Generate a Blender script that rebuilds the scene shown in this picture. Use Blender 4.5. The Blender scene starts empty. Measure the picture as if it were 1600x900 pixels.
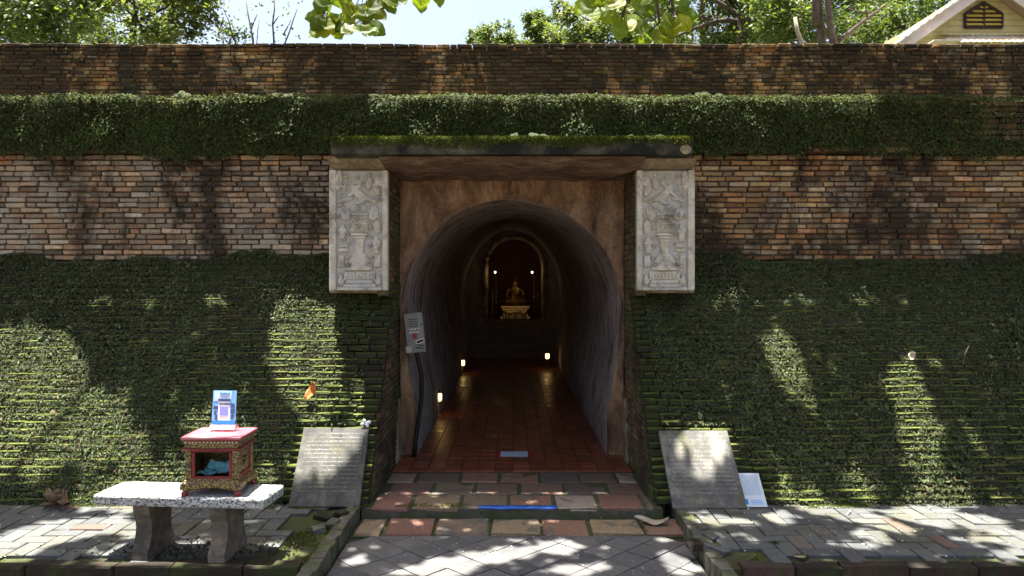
import bpy, bmesh, math, random
import numpy as np
from mathutils import Vector, Matrix, Euler

random.seed(7)
RNG = np.random.default_rng(11)
SC = bpy.context.scene
COL = SC.collection
R = math.radians

# ------------------------------------------------------------------ camera, sky, sun, exposure
FPX, CX, CY, CZ = 1155.0, 800.0, 440.0, 1.75          # photo pixels (1600 wide)
cam_d = bpy.data.cameras.new("camera")
cam = bpy.data.objects.new("camera", cam_d); COL.objects.link(cam)
cam.location = (0, 0, CZ); cam.rotation_euler = (R(90), 0, 0)
cam_d.sensor_width = 36; cam_d.lens = 36 * FPX / 1600
cam_d.shift_y = -10 / 1600
cam_d.clip_start = 0.05; cam_d.clip_end = 3000
SC.camera = cam

SUN = Vector((-0.13, 0.035, 0.99)).normalized()        # towards the sun
world = bpy.data.worlds.new("World"); SC.world = world; world.use_nodes = True
wn = world.node_tree; wn.nodes.clear()
sky = wn.nodes.new("ShaderNodeTexSky"); sky.sky_type = 'NISHITA'; sky.sun_disc = False
sky.sun_elevation = math.asin(SUN.z); sky.sun_rotation = math.atan2(SUN.x, SUN.y)
sky.air_density = .8; sky.dust_density = 6.0; sky.ozone_density = 0.2
bg = wn.nodes.new("ShaderNodeBackground"); bg.inputs[1].default_value = 0.072
wo = wn.nodes.new("ShaderNodeOutputWorld")
wn.links.new(sky.outputs[0], bg.inputs[0]); wn.links.new(bg.outputs[0], wo.inputs[0])
sl = bpy.data.lights.new("sun", 'SUN'); sl.energy = 5.0; sl.angle = R(0.5); sl.color = (1, 0.95, 0.86)
so = bpy.data.objects.new("sun", sl); COL.objects.link(so); so.location = (0, 0, 30)
so.rotation_euler = (-SUN).to_track_quat('-Z', 'Y').to_euler()
SC.view_settings.view_transform = 'Standard'; SC.view_settings.look = 'None'
SC.view_settings.gamma = 1.0; SC.view_settings.use_curve_mapping = False
SC.view_settings.exposure = 2.5
SC.render.engine = 'CYCLES'
SC.cycles.use_denoising = True
SC.cycles.max_bounces = 6; SC.cycles.diffuse_bounces = 4; SC.cycles.transparent_max_bounces = 6
SC.cycles.sample_clamp_indirect = 4.0

def at(px, py, d):
    return Vector(((px - CX) * d / FPX, d, CZ - (py - CY) * d / FPX))
def proj(x, y, z):
    return CX + FPX * x / y, CY + FPX * (CZ - z) / y

# ------------------------------------------------------------------ node helpers
class NT:
    def __init__(s, name):
        s.m = bpy.data.materials.new(name); s.m.use_nodes = True
        s.t = s.m.node_tree; s.t.nodes.clear()
        s.out = s.t.nodes.new("ShaderNodeOutputMaterial")
    def n(s, typ, ins=None, **props):
        nd = s.t.nodes.new("ShaderNode" + typ)
        for k, v in props.items(): setattr(nd, k, v)
        for k, v in (ins or {}).items():
            if isinstance(v, bpy.types.NodeSocket): s.t.links.new(v, nd.inputs[k])
            else: nd.inputs[k].default_value = v
        return nd
    def pos(s): return s.n("NewGeometry").outputs["Position"]
    def obj(s): return s.n("TexCoord").outputs["Object"]
    def uv(s): return s.n("TexCoord").outputs["UV"]
    def scl(s, v, sc): return s.n("VectorMath", {0: v, 1: sc}, operation='MULTIPLY').outputs[0]
    def noise(s, v, scale, detail=4, rough=.55, dist=0):
        return s.n("TexNoise", {"Vector": v, "Scale": scale, "Detail": detail, "Roughness": rough, "Distortion": dist}).outputs[0]
    def ramp(s, f, stops, interp='LINEAR'):
        nd = s.n("ValToRGB", {0: f}); e = nd.color_ramp; e.interpolation = interp
        while len(e.elements) < len(stops): e.elements.new(.5)
        for q, (p, c) in zip(e.elements, stops):
            q.position = p
            q.color = (c, c, c, 1) if isinstance(c, (int, float)) else (*c, 1)
        return nd.outputs[0]
    def mix(s, f, a, b, mode='MIX'):
        nd = s.n("Mix", data_type='RGBA', blend_type=mode, clamp_factor=True)
        for i, v in ((0, f), (6, a), (7, b)):
            if isinstance(v, bpy.types.NodeSocket): s.t.links.new(v, nd.inputs[i])
            else: nd.inputs[i].default_value = v if i == 0 else (*v, 1) if len(v) == 3 else v
        return nd.outputs[2]
    def math(s, op, a, b=0.0, clamp=False):
        return s.n("Math", {0: a, 1: b}, operation=op, use_clamp=clamp).outputs[0]
    def rnd(s):
        g = s.n("NewGeometry").outputs["Random Per Island"]; o = s.n("ObjectInfo").outputs["Random"]
        a = s.math('ADD', s.math('MULTIPLY', g, 91.7), s.math('MULTIPLY', o, 57.3))
        return s.n("TexWhiteNoise", {"W": a}, noise_dimensions='1D').outputs[0]
    def up(s):
        return s.n("SeparateXYZ", {0: s.n("NewGeometry").outputs["Normal"]}).outputs[2]
    def bump(s, h, strength=.4, dist=.01):
        return s.n("Bump", {"Height": h, "Strength": strength, "Distance": dist}).outputs[0]
    def bsdf(s, col, rough=.85, normal=None, metallic=0.0, spec=.3, **extra):
        ins = {"Base Color": col if isinstance(col, bpy.types.NodeSocket) else (*col, 1), "Roughness": rough, "Metallic": metallic, "Specular IOR Level": spec}
        if normal is not None: ins["Normal"] = normal
        ins.update(extra)
        b = s.n("BsdfPrincipled", ins)
        s.t.links.new(b.outputs[0], s.out.inputs[0]); return s.m

def brick_mat(name, cols, dark=.5, darkw=.12, moss=.0, lichen=.0, moss_up=False, streak=(1, 1, .45), seed=0.0, darkcol=(.022, .019, .016), mosscol=(.05, .075, .018), low=None):
    t = NT(name); p = t.pos()
    p = t.n("VectorMath", {0: p, 1: (seed, seed * .7, seed * 1.3)}, operation='ADD').outputs[0]
    k = len(cols)
    c = t.ramp(t.rnd(), [((i + .5) / k, q) for i, q in enumerate(cols)], 'LINEAR')
    r2 = t.n("TexWhiteNoise", {"W": t.math('MULTIPLY', t.rnd(), 733.1)}, noise_dimensions='1D').outputs[0]
    c = t.mix(1.0, c, t.ramp(r2, [(0, .45), (.5, 1.0), (.88, 1.15), (1, 1.7)]), 'MULTIPLY')
    fine = t.noise(p, 55, 5, .7)
    c = t.mix(.55, c, t.ramp(fine, [(.28, .25), (.72, 1.5)]), 'MULTIPLY')
    if lichen:
        l = t.ramp(t.math('MULTIPLY', t.noise(p, 2.2, 3), t.math('ADD', t.noise(p, 26, 4, .7), .5)), [(.66 - lichen, 0), (.78 - lichen, 1)])
        c = t.mix(t.math('MULTIPLY', l, .7), c, (.36, .34, .30))
    d = t.noise(t.scl(p, streak), 1.3, 9, .74, .5)
    df = t.ramp(d, [(dark - darkw, 1), (dark + darkw, 0)])
    c = t.mix(t.math('MULTIPLY', df, .9), c, darkcol)
    if moss:
        mf = t.ramp(t.noise(p, 3.1, 6, .7), [(.62 - moss, 0), (.74 - moss, 1)])
        mc = t.mix(t.noise(p, 40, 3), mosscol, tuple(q * 2.0 for q in mosscol))
        c = t.mix(t.math('MULTIPLY', mf, .9), c, mc)
    if moss_up:
        uf = t.ramp(t.math('ADD', t.up(), t.math('MULTIPLY', t.math('SUBTRACT', t.noise(p, 14, 4), .5), .9)), [(.56, 0), (.78, 1)])
        mc = t.mix(t.noise(p, 30, 4), (.045, .064, .014), (.145, .165, .030))
        c = t.mix(uf, c, mc)
    b = t.bump(t.math('ADD', t.noise(p, 38, 6, .75), t.math('MULTIPLY', t.noise(p, 160, 3), .4)), .7, .012)
    return t.bsdf(c, .92, b, spec=.2)

ORANGE = [(.36, .19, .085), (.42, .25, .11), (.30, .20, .11), (.46, .32, .16), (.17, .12, .075), (.36, .18, .09), (.32, .25, .16), (.50, .37, .20)]
TAN = [(.38, .28, .18), (.40, .24, .14), (.44, .36, .25), (.28, .22, .16), (.38, .29, .20), (.36, .21, .12), (.48, .42, .33), (.32, .27, .21)]
M_parapet = brick_mat("parapet_brick", ORANGE + [(.12, .09, .06), (.10, .08, .06)], dark=.56, darkw=.06, lichen=.06, seed=3.0)
M_mid_l = brick_mat("terrace_brick_pale", TAN, dark=.44, darkw=.05, lichen=.16, seed=1.0)
M_mid_r = brick_mat("terrace_brick_warm", ORANGE + TAN[:3], dark=.475, darkw=.055, lichen=.07, seed=8.4)
M_cornice = brick_mat("cornice_brick", ORANGE, dark=.55, moss=.13, mosscol=(.024, .034, .010), moss_up=True, seed=5.0)
M_base = brick_mat("mossy_brick", [(.055, .042, .028), (.04, .036, .024), (.08, .05, .03), (.035, .034, .02)], dark=.5, moss=.22, moss_up=True, seed=2.0, mosscol=(.018, .025, .009))
M_jamb = brick_mat("jamb_brick", [(.24, .12, .07), (.27, .15, .09), (.20, .13, .09), (.18, .11, .07), (.25, .17, .11)], dark=.50, moss=.14, seed=6.0)

def plain(name, col, rough=.8, var=.35, scale=12, bump=.3, metallic=0.0, spec=.3, dirt=None, dirt_th=.5, bscale=40):
    t = NT(name); p = t.pos()
    lo = tuple(q * (1 - var) for q in col); hi = tuple(min(1, q * (1 + var)) for q in col)
    c = t.ramp(t.noise(p, scale, 6, .65), [(.3, lo), (.7, hi)])
    if dirt: c = t.mix(t.ramp(t.noise(p, scale * .3, 6, .7, .4), [(dirt_th - .1, 0), (dirt_th + .12, 1)]), c, dirt)
    nb = t.bump(t.noise(p, bscale, 5, .7), bump, .01) if bump else None
    return t.bsdf(c, rough, nb, metallic, spec)

M_mortar = plain("dirty_mortar", (.085, .072, .056), .95, .4, 20, .5)
M_mossmortar = plain("mossy_mortar", (.022, .026, .012), .95, .4, 20, .5)
M_soil = plain("damp_soil", (.06, .045, .03), .95, .45, 14, .8, dirt=(.035, .048, .012), dirt_th=.56)
M_earth = plain("forecourt_earth", (.10, .08, .055), .95, .35, 3, .5)
M_terrace = plain("terrace_soil", (.09, .09, .04), .95, .4, 5, .6)
M_kerbmoss = plain("mossy_concrete", (.12, .112, .09), .9, .4, 16, .6, dirt=(.05, .065, .014), dirt_th=.52)
M_bark = plain("bark", (.055, .042, .032), .9, .45, 9, .9)
M_palebark = plain("pale_bark", (.22, .19, .16), .9, .4, 9, .7)
M_black = plain("black_rubber", (.015, .015, .015), .6, .2, 20, 0)
M_whitep = plain("white_plastic", (.78, .80, .82), .35, .04, 8, 0, spec=.5)

def leaf_mat(name, cols, trans=.35, rough=.5, spec=.35, veins=False):
    t = NT(name); k = len(cols)
    c = t.ramp(t.rnd(), [((i + .5) / k, q) for i, q in enumerate(cols)])
    c = t.mix(.35, c, t.ramp(t.noise(t.pos(), 1.7, 3), [(.3, .45), (.7, 1.5)]), 'MULTIPLY')
    if veins:
        so = t.n("SeparateXYZ", {0: t.obj()}); ax = t.math('ABSOLUTE', so.outputs[0])
        w = t.math('FRACT', t.math('ADD', t.math('MULTIPLY', so.outputs[2], 8.0), t.math('MULTIPLY', ax, -7.0)))
        vn = t.math('MAXIMUM', t.math('LESS_THAN', w, .14), t.math('LESS_THAN', ax, .014))
        c = t.mix(t.math('MULTIPLY', vn, .55), c, (.02, .05, .01)); c = t.mix(t.ramp(t.noise(t.obj(), 3.5, 5), [(.62, 0), (.7, .6)]), c, (.10, .07, .02))
    b = t.n("BsdfPrincipled", {"Base Color": c, "Roughness": rough, "Specular IOR Level": spec})
    tc = t.mix(1.0, c, (1.5, 1.45, .5), 'MULTIPLY')
    tr = t.n("BsdfTranslucent", {"Color": tc})
    mx = t.n("MixShader", {0: trans, 1: b.outputs[0], 2: tr.outputs[0]})
    t.t.links.new(mx.outputs[0], t.out.inputs[0]); return t.m

L_ivy = leaf_mat("creeping_fig_leaf", [(.036, .055, .026), (.080, .106, .048), (.017, .027, .014), (.155, .180, .08), (.052, .078, .042), (.092, .118, .04), (.021, .034, .018), (.12, .09, .045)], .22, .6, .18)
L_hedge = leaf_mat("hedge_leaf", [(.036, .062, .018), (.068, .108, .028), (.022, .040, .014), (.11, .15, .04), (.042, .068, .024), (.08, .065, .03)], .25, .62, .15)
L_moss = leaf_mat("moss_blade", [(.050, .072, .012), (.08, .10, .016), (.03, .046, .010), (.11, .125, .024)], .3, .8, .1)
L_tree = leaf_mat("tree_leaf", [(.05, .085, .022), (.075, .115, .028), (.035, .065, .02), (.11, .14, .04)], .45)
L_tree2 = leaf_mat("light_tree_leaf", [(.10, .13, .05), (.07, .11, .035), (.14, .16, .06), (.05, .085, .03)], .5)
L_teak = leaf_mat("teak_leaf", [(.07, .12, .015), (.12, .17, .015), (.06, .10, .015), (.20, .22, .015)], .62, .5, .3, True)
L_canopy = leaf_mat("canopy_leaf", [(.05, .085, .022), (.075, .115, .028), (.035, .065, .02)], .12)
L_dry = plain("dry_leaf", (.20, .13, .08), .8, .4, 25, .4)
L_orange = plain("rust_leaf", (.42, .14, .035), .7, .35, 25, .3)
L_pale = plain("bleached_leaf", (.42, .36, .28), .8, .25, 25, .3)

# ------------------------------------------------------------------ mesh helpers
ORIG = {}
def link(o, parent=None):
    COL.objects.link(o)
    if parent is not None: o.parent = parent
    return o
def tag(o, label=None, cat=None, group=None, kind=None):
    if label: o["label"] = label
    if cat: o["category"] = cat
    if group: o["group"] = group
    if kind: o["kind"] = kind
    return o
def thing(name, loc, label, cat, group=None):
    o = bpy.data.objects.new(name, None); o.empty_display_size = .1; link(o); o.location = loc
    ORIG[o] = Vector(loc); return tag(o, label, cat, group)
def fast_mesh(name, V, F, smooth=False):
    """V (n,3) array, F (m,k) array, one polygon size"""
    V = np.asarray(V, dtype=np.float32); F = np.asarray(F, dtype=np.int32)
    me = bpy.data.meshes.new(name); k = F.shape[1]
    me.vertices.add(len(V)); me.vertices.foreach_set("co", V.ravel())
    me.loops.add(F.size); me.loops.foreach_set("vertex_index", F.ravel())
    me.polygons.add(len(F)); me.polygons.foreach_set("loop_start", np.arange(0, F.size, k, dtype=np.int32))
    if smooth: me.polygons.foreach_set("use_smooth", np.ones(len(F), dtype=bool))
    me.update(calc_edges=True); return me
def put(name, me, mat, parent=None, origin=None):
    """mesh in world coordinates -> object whose origin is the parent's base (or the given point)"""
    o = bpy.data.objects.new(name, me)
    if mat is not None and not me.materials: me.materials.append(mat)
    og = ORIG[parent] if parent is not None else Vector(origin if origin is not None else (0, 0, 0))
    me.transform(Matrix.Translation(-og)); link(o, parent)
    if parent is None: o.location = og
    ORIG[o] = og; return o

class MB:
    def __init__(s): s.v = []; s.f = []
    def add(s, V, F, M=None):
        b = len(s.v)
        s.v += [tuple(M @ Vector(q)) if M is not None else tuple(q) for q in V]
        s.f += [tuple(b + i for i in f) for f in F]; return s
    def box(s, c, d, rot=None, ch=0.0, jit=0.0):
        x, y, z = d[0] / 2, d[1] / 2, d[2] / 2
        if ch:
            bm = bmesh.new(); bmesh.ops.create_cube(bm, size=1)
            bmesh.ops.scale(bm, vec=d, verts=bm.verts)
            bmesh.ops.bevel(bm, geom=bm.edges[:], offset=ch, segments=2 if ch > .008 else 1, affect='EDGES', profile=.5)
            V = [v.co.copy() for v in bm.verts]; bm.verts.index_update(); F = [[v.index for v in f.verts] for f in bm.faces]; bm.free()
        else:
            V = [(-x, -y, -z), (x, -y, -z), (x, y, -z), (-x, y, -z), (-x, -y, z), (x, -y, z), (x, y, z), (-x, y, z)]
            F = [(0, 3, 2, 1), (4, 5, 6, 7), (0, 1, 5, 4), (1, 2, 6, 5), (2, 3, 7, 6), (3, 0, 4, 7)]
        if jit: V = [Vector(v) + Vector((random.uniform(-jit, jit), random.uniform(-jit, jit), random.uniform(-jit, jit))) for v in V]
        M = Matrix.Translation(c)
        if rot is not None: M = M @ (rot.to_matrix().to_4x4() if isinstance(rot, Euler) else rot)
        return s.add(V, F, M)
    def tube(s, pts, rad, n=8, cap=True):
        pts = [Vector(p) for p in pts]; V = []; F = []
        if not hasattr(rad, '__len__'): rad = [rad] * len(pts)
        for i, p in enumerate(pts):
            d = (pts[min(i + 1, len(pts) - 1)] - pts[max(i - 1, 0)]).normalized()
            a = Vector((0, 0, 1)) if abs(d.z) < .9 else Vector((1, 0, 0))
            u = d.cross(a).normalized(); w = d.cross(u)
            V += [p + (u * math.cos(2 * math.pi * k / n) + w * math.sin(2 * math.pi * k / n)) * rad[i] for k in range(n)]
        for i in range(len(pts) - 1):
            for k in range(n):
                a, b = i * n + k, i * n + (k + 1) % n
                F.append((a, b, b + n, a + n))
        if cap: F += [tuple(range(n)), tuple(reversed(range(len(V) - n, len(V))))]
        return s.add(V, F)
    def lathe(s, prof, c=(0, 0, 0), n=20, flat=1.0, M=None):
        V = []; F = []
        for r, z in prof:
            V += [(r * math.cos(2 * math.pi * k / n), flat * r * math.sin(2 * math.pi * k / n), z) for k in range(n)]
        for i in range(len(prof) - 1):
            for k in range(n):
                a, b = i * n + k, i * n + (k + 1) % n
                F.append((a, b, b + n, a + n))
        F += [tuple(reversed(range(n))), tuple(range(len(V) - n, len(V)))]
        return s.add(V, F, Matrix.Translation(c) @ (M or Matrix()))
    def ell(s, c, r, rot=None, n=10, m=6):
        V = []; F = []
        for i in range(m + 1):
            th = math.pi * i / m
            for k in range(n):
                ph = 2 * math.pi * k / n
                V.append((r[0] * math.sin(th) * math.cos(ph), r[1] * math.sin(th) * math.sin(ph), r[2] * math.cos(th)))
        for i in range(m):
            for k in range(n):
                a, b = i * n + k, i * n + (k + 1) % n
                F.append((a, a + n, b + n, b))
        return s.add(V, F, Matrix.Translation(c) @ (rot.to_matrix().to_4x4() if rot is not None else Matrix()))
    def prism(s, poly, axis, a, b):
        """polygon in the two other axes, extruded along axis from a to b"""
        def P(u, v, w):
            return {'x': (w, u, v), 'y': (u, w, v), 'z': (u, v, w)}[axis]
        n = len(poly)
        V = [P(u, v, a) for u, v in poly] + [P(u, v, b) for u, v in poly]
        F = [tuple(range(n)), tuple(reversed(range(n, 2 * n)))] + [(i, (i + 1) % n, n + (i + 1) % n, n + i) for i in range(n)]
        return s.add(V, F)
    def mesh(s, name, smooth=False, fix=True):
        me = bpy.data.meshes.new(name); me.from_pydata(s.v, [], s.f)
        if fix:
            bm = bmesh.new(); bm.from_mesh(me); bmesh.ops.recalc_face_normals(bm, faces=bm.faces); bm.to_mesh(me); bm.free()
        if smooth: me.polygons.foreach_set("use_smooth", [True] * len(me.polygons))
        me.update(); return me
    def build(s, name, mat, parent=None, origin=None, smooth=False):
        return put(name, s.mesh(name, smooth), mat, parent, origin)

# brick pieces: chamfered, slightly irregular; shared mesh data
def piece_meshes(dims, n, ch=.005, jit=.0022, seed=1):
    random.seed(seed); out = []
    for i in range(n):
        b = MB(); b.box((0, 0, 0), dims, ch=ch * random.uniform(.7, 1.4), jit=jit); out.append(b.mesh("brick_piece"))
    return out
def pieces(parent, items, meshes, base, mat, name="brick", limit=300, mass="brickwork"):
    """items: (centre, dims, rotation euler, priority). biggest `limit` become objects, the rest one stuff part"""
    og = ORIG[parent]
    items = sorted(items, key=lambda q: -q[3])
    for me in meshes:
        if not me.materials: me.materials.append(mat)
    for c, d, r, _ in items[:limit]:
        o = bpy.data.objects.new(name, random.choice(meshes)); link(o, parent)
        o.location = Vector(c) - og; o.rotation_euler = r
        o.scale = (d[0] / base[0], d[1] / base[1], d[2] / base[2])
    rest = items[limit:]
    if rest:
        arr = []
        for me in meshes:
            V = np.empty(len(me.vertices) * 3, dtype=np.float32); me.vertices.foreach_get("co", V)
            arr.append((V.reshape(-1, 3), [tuple(p.vertices) for p in me.polygons]))
        VV = []; FF = []; b = 0
        for c, d, r, _ in rest:
            V, F = random.choice(arr)
            Rm = np.array(Euler(r).to_matrix(), dtype=np.float32)
            W = (V * np.array([d[0] / base[0], d[1] / base[1], d[2] / base[2]], dtype=np.float32)) @ Rm.T + np.array(c, dtype=np.float32)
            VV.append(W); FF += [tuple(b + i for i in f) for f in F]; b += len(V)
        me = bpy.data.meshes.new(mass); me.from_pydata(np.concatenate(VV).tolist(), [], FF); me.update()
        o = put(mass, me, mat, parent); o["kind"] = "stuff"

def vis(x, y, z, w, h):
    px, py = proj(x, y, z)
    if -30 < px < 1630 and -10 < py < 910: return w * h / (y * y)
    return w * h / (y * y) * .01

BR_S = (.19, .10, .044)
BRICKS = {}
def brick_meshes(key):
    if key not in BRICKS: BRICKS[key] = piece_meshes(BR_S, 9, .0085, .0045, seed=len(BRICKS) + 3)
    return BRICKS[key]

def course(x0, x1, y, z, h, depth=.10, gap=.007, jy=.006, out=None, prio=1.0, pos0=None):
    """bricks in a row along x whose front faces lie near plane y (facing -y)"""
    out = [] if out is None else out
    x = x0 - random.uniform(0, .15)
    while x < x1:
        L = random.choice((.19, .19, .20, .18, .095, .17))
        a, b = max(x, x0), min(x + L, x1)
        if b - a > .03:
            w = b - a - gap; cxm = (a + b) / 2
            yy = y + depth / 2 + random.uniform(-jy, jy) + (random.uniform(0, .02) if random.random() < .12 else 0)
            zz = z + h / 2 + random.uniform(-.0015, .0015)
            out.append(((cxm, yy, zz), (w, depth, h - gap + random.uniform(-.002, .002)), (random.uniform(-.02, .02), random.uniform(-.008, .008), random.uniform(-.02, .02)), prio * vis(cxm, y, zz, w, h)))
        x += L
    return out

# ------------------------------------------------------------------ ground, terrace, path, pavements
ZP, ZS = .10, .09                     # pavement and step heights
BY, BZ, DH, DT, NC = 5.47, .10, .05, .0385, 37
PX = 1.06                             # passage half width
def sheet(name, x0, x1, y0, y1, z, mat):
    return tag(put(name, fast_mesh(name, [(x0, y0, z), (x1, y0, z), (x1, y1, z), (x0, y1, z)], [(0, 1, 2, 3)]), mat, None, (0, 0, z)), kind="structure")
sheet("ground", -900, 900, -900, 900, -.16, M_earth)
g = MB(); g.box((0, 25.0, 3.365), (70, 35.0, .05)); g = g.build("terrace_ground", M_terrace, None, (0, 10, 3.39)); tag(g, kind="structure")

# central path: bed + square tiles laid as diamonds
pt = NT("path_tile"); p_ = pt.pos()
c_ = pt.ramp(pt.rnd(), [(0, (.10, .098, .098)), (.5, (.135, .132, .13)), (1, (.075, .076, .08))])
c_ = pt.mix(.5, c_, pt.ramp(pt.noise(p_, 9, 7, .7), [(.3, .5), (.7, 1.4)]), 'MULTIPLY')
c_ = pt.mix(pt.ramp(pt.noise(p_, 2.3, 5, .7), [(.52, 0), (.75, .5)]), c_, (.20, .18, .155))
M_tile = pt.bsdf(c_, .8, pt.bump(pt.noise(p_, 70, 4, .7), .35, .006), spec=.3)
bed = MB(); bed.box((.03, 3.6, -.085), (2.30, 3.7, .13)); path = bed.build("path", M_soil, None, (.03, 4.5, -.15)); tag(path, kind="structure")
TS = .2
tm = piece_meshes((TS, TS, .03), 5, .003, .0012, 21)
it = []
hd = TS * math.sqrt(2) / 2
for i in range(-9, 10):
    for j in range(-2, 14):
        x = .03 + i * hd; y = 5.08 - j * hd
        if (i + j) % 2: continue
        if abs(x - .03) > 1.04 or y < 3.3 or y > 5.0: continue
        it.append(((x, y, -.013 + random.uniform(-.0025, .0025)), (TS - .007, TS - .007, .03), (random.uniform(-.008, .008), random.uniform(-.008, .008), R(45) + random.uniform(-.01, .01)), 1))
pieces(path, it, tm, (TS, TS, .03), M_tile, "tile")
# cut tiles along the top row and both edges
def half(cx, cy, pts):
    b = MB(); b.prism([(cx + u, cy + v) for u, v in pts], 'z', -.028, .002); b.build("edge_tile", M_tile, path)
for i in range(-7, 8):
    x = .03 + i * hd
    if i % 2 == 0: half(x, 5.08, [(-hd + .006, -.004), (0, -hd + .008), (hd - .006, -.004)])
for s in (-1, 1):
    for j in range(0, 13):
        y = 5.08 - j * hd
        if j % 2 == 0 and j > 0:
            half(.03 + s * 8 * hd, y, [(0, hd - .008), (-s * (hd - .008), 0), (0, -hd + .008)])

# coloured flagstones: one row on the path, a step with three rows
st = NT("flagstone"); p_ = st.pos()
c_ = st.ramp(st.rnd(), [(0, (.20, .105, .08)), (.2, (.25, .145, .095)), (.38, (.12, .092, .078)), (.55, (.29, .215, .13)), (.7, (.11, .095, .085)), (.85, (.22, .12, .09)), (1, (.36, .31, .26))])
c_ = st.mix(.55, c_, st.ramp(st.noise(p_, 30, 6, .7), [(.3, .5), (.7, 1.45)]), 'MULTIPLY')
wf = st.ramp(st.noise(p_, 4.2, 5, .6, .5), [(.56, 0), (.58, 1)])
c_ = st.mix(st.math('MULTIPLY', wf, .75), c_, (.11, .105, .09))
M_stone = st.bsdf(c_, .8, st.bump(st.noise(p_, 24, 6, .75), .55, .012), spec=.3)
M_joint = plain("mossy_joint", (.085, .082, .06), .95, .4, 18, .8, dirt=(.05, .07, .018), dirt_th=.5)
sb = MB(); sb.box((0, 5.93, .02), (2 * PX + .1, 1.0, .126), ch=.004); steps = sb.build("entrance_step", M_joint, None, (0, 5.43, 0)); tag(steps, kind="structure")
sm_ = piece_meshes((.3, .3, .03), 7, .008, .006, 31)
it = []
for r, (y0, y1) in enumerate(((5.425, 5.76), (5.775, 6.10), (6.115, 6.42))):
    x = -PX - .06 + (.13 if r == 1 else 0) - (.05 if r == 2 else 0)
    while x < PX:
        w = random.uniform(.31, .37); a, b = max(x, -PX + .01), min(x + w, PX - .01)
        if b - a > .06: it.append((((a + b) / 2, (y0 + y1) / 2, .073 + random.uniform(-.003, .004)), (b - a - .028, y1 - y0 - .01, .032), (random.uniform(-.008, .008), random.uniform(-.01, .01), random.uniform(-.012, .012)), 1))
        x += w
pieces(steps, it, sm_, (.3, .3, .03), M_stone, "flagstone")
fr = MB(); fr.box((.03, 5.255, -.03), (2.30, .35, .05)); fr = fr.build("flagstone_strip", M_joint, None, (.03, 5.25, -.06)); tag(fr, kind="structure")
it = []; x = -1.10
for w in (.20, .36, .385, .36, .345, .37, .36):
    it.append(((x + w / 2, 5.25, -.002 + random.uniform(-.002, .003)), (w - .03, .31, .032), (0, random.uniform(-.008, .008), random.uniform(-.01, .01)), 1)); x += w
pieces(fr, it, sm_, (.3, .3, .03), M_stone, "flagstone")

# side pavements: herringbone brick on a soil bed, kerbs
pv = NT("pavement_brick"); p_ = pv.pos()
c_ = pv.ramp(pv.rnd(), [(0, (.08, .085, .084)), (.4, (.105, .11, .106)), (.8, (.068, .073, .075)), (.97, (.11, .105, .09)), (1, (.14, .075, .06))])
c_ = pv.mix(.5, c_, pv.ramp(pv.noise(p_, 22, 6, .7), [(.3, .55), (.7, 1.4)]), 'MULTIPLY')
c_ = pv.mix(pv.ramp(pv.noise(p_, 2.6, 6, .7), [(.50, 0), (.66, .75)]), c_, (.075, .07, .042))
c_ = pv.mix(pv.ramp(pv.noise(p_, 5.0, 6, .75), [(.60, 0), (.72, .8)]), c_, (.085, .12, .018))
M_pave = pv.bsdf(c_, .8, pv.bump(pv.noise(p_, 45, 5, .7), .5, .008), spec=.35)
M_pavejoint = plain("pavement_joint", (.055, .05, .032), .95, .4, 18, .8, dirt=(.05, .066, .012), dirt_th=.5)
PBW = .115
pm = piece_meshes((2 * PBW, PBW, .05), 6, .004, .002, 41)
def pavement(name, side):
    x0, x1 = (-7.2, -1.13) if side < 0 else (1.19, 7.2)
    b = MB(); b.box(((x0 + x1) / 2, 4.93, -.04), (x1 - x0, 1.26, .236)); root = b.build(name, M_pavejoint, None, ((x0 + x1) / 2, 4.9, -.15)); tag(root, kind="structure")
    it = []
    ni = int((x1 - x0) / PBW) + 2
    for i in range(-2, ni):
        for j in range(-1, 12):
            t = (i - j) % 4
            if t == 0: cx, cy, rz = x0 + (i + 1) * PBW, 4.34 + (j + .5) * PBW, 0
            elif t == 2: cx, cy, rz = x0 + (i + .5) * PBW, 4.34 + j * PBW, R(90)
            else: continue
            lim = abs(cx) - 1.13
            rag = (.36 + .10 * math.sin(cy * 9)) if side < 0 else max(.10, .42 - (cy - 4.35) * .62)
            if lim < rag or abs(cx) > 7 or cy < 4.40 or cy > 5.50: continue
            if rz == 0 and abs(cx) - PBW < abs(1.13) + rag - .1: continue
            it.append(((cx, cy, .075 + random.uniform(-.003, .003)), (2 * PBW - .008, PBW - .008, .05), (random.uniform(-.01, .01), random.uniform(-.012, .012), rz + random.uniform(-.012, .012)), vis(cx, cy, .1, .23, .1)))
    pieces(root, it, pm, (2 * PBW, PBW, .05), M_pave, "brick")
    # front edging bricks and inner kerb
    xs = x0
    ke = []
    xend = -1.42 if side < 0 else 7.2
    xs = -7.2 if side < 0 else 1.33
    while xs < xend:
        L = random.uniform(.22, .62)
        ke.append(((xs + L / 2, 4.32, .03), (L - .012, .10 + random.uniform(-.015, .01), .15 + random.uniform(-.02, .0)), (random.uniform(-.05, .05), random.uniform(-.02, .02), random.uniform(-.03, .03)), vis(xs, 4.3, .1, L, .1))); xs += L
    pieces(root, ke, piece_meshes((.3, .1, .15), 5, .005, .006, 43 + side), (.3, .1, .15), M_edging, "edging_brick")
    kb = MB(); xk = -1.165 if side < 0 else 1.225
    pts = []
    n = 14
    for k in range(n):
        y = 4.0 + (5.42 - 4.0) * k / n
        kb.box((xk + random.uniform(-.006, .006), y + .05, .02 + random.uniform(-.006, .004)), (.085 + random.uniform(-.01, .01), .1025, .17), Euler((0, random.uniform(-.03, .03), random.uniform(-.03, .03))))
    kb.build("kerb", M_kerbmoss, root)
    return root
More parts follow.
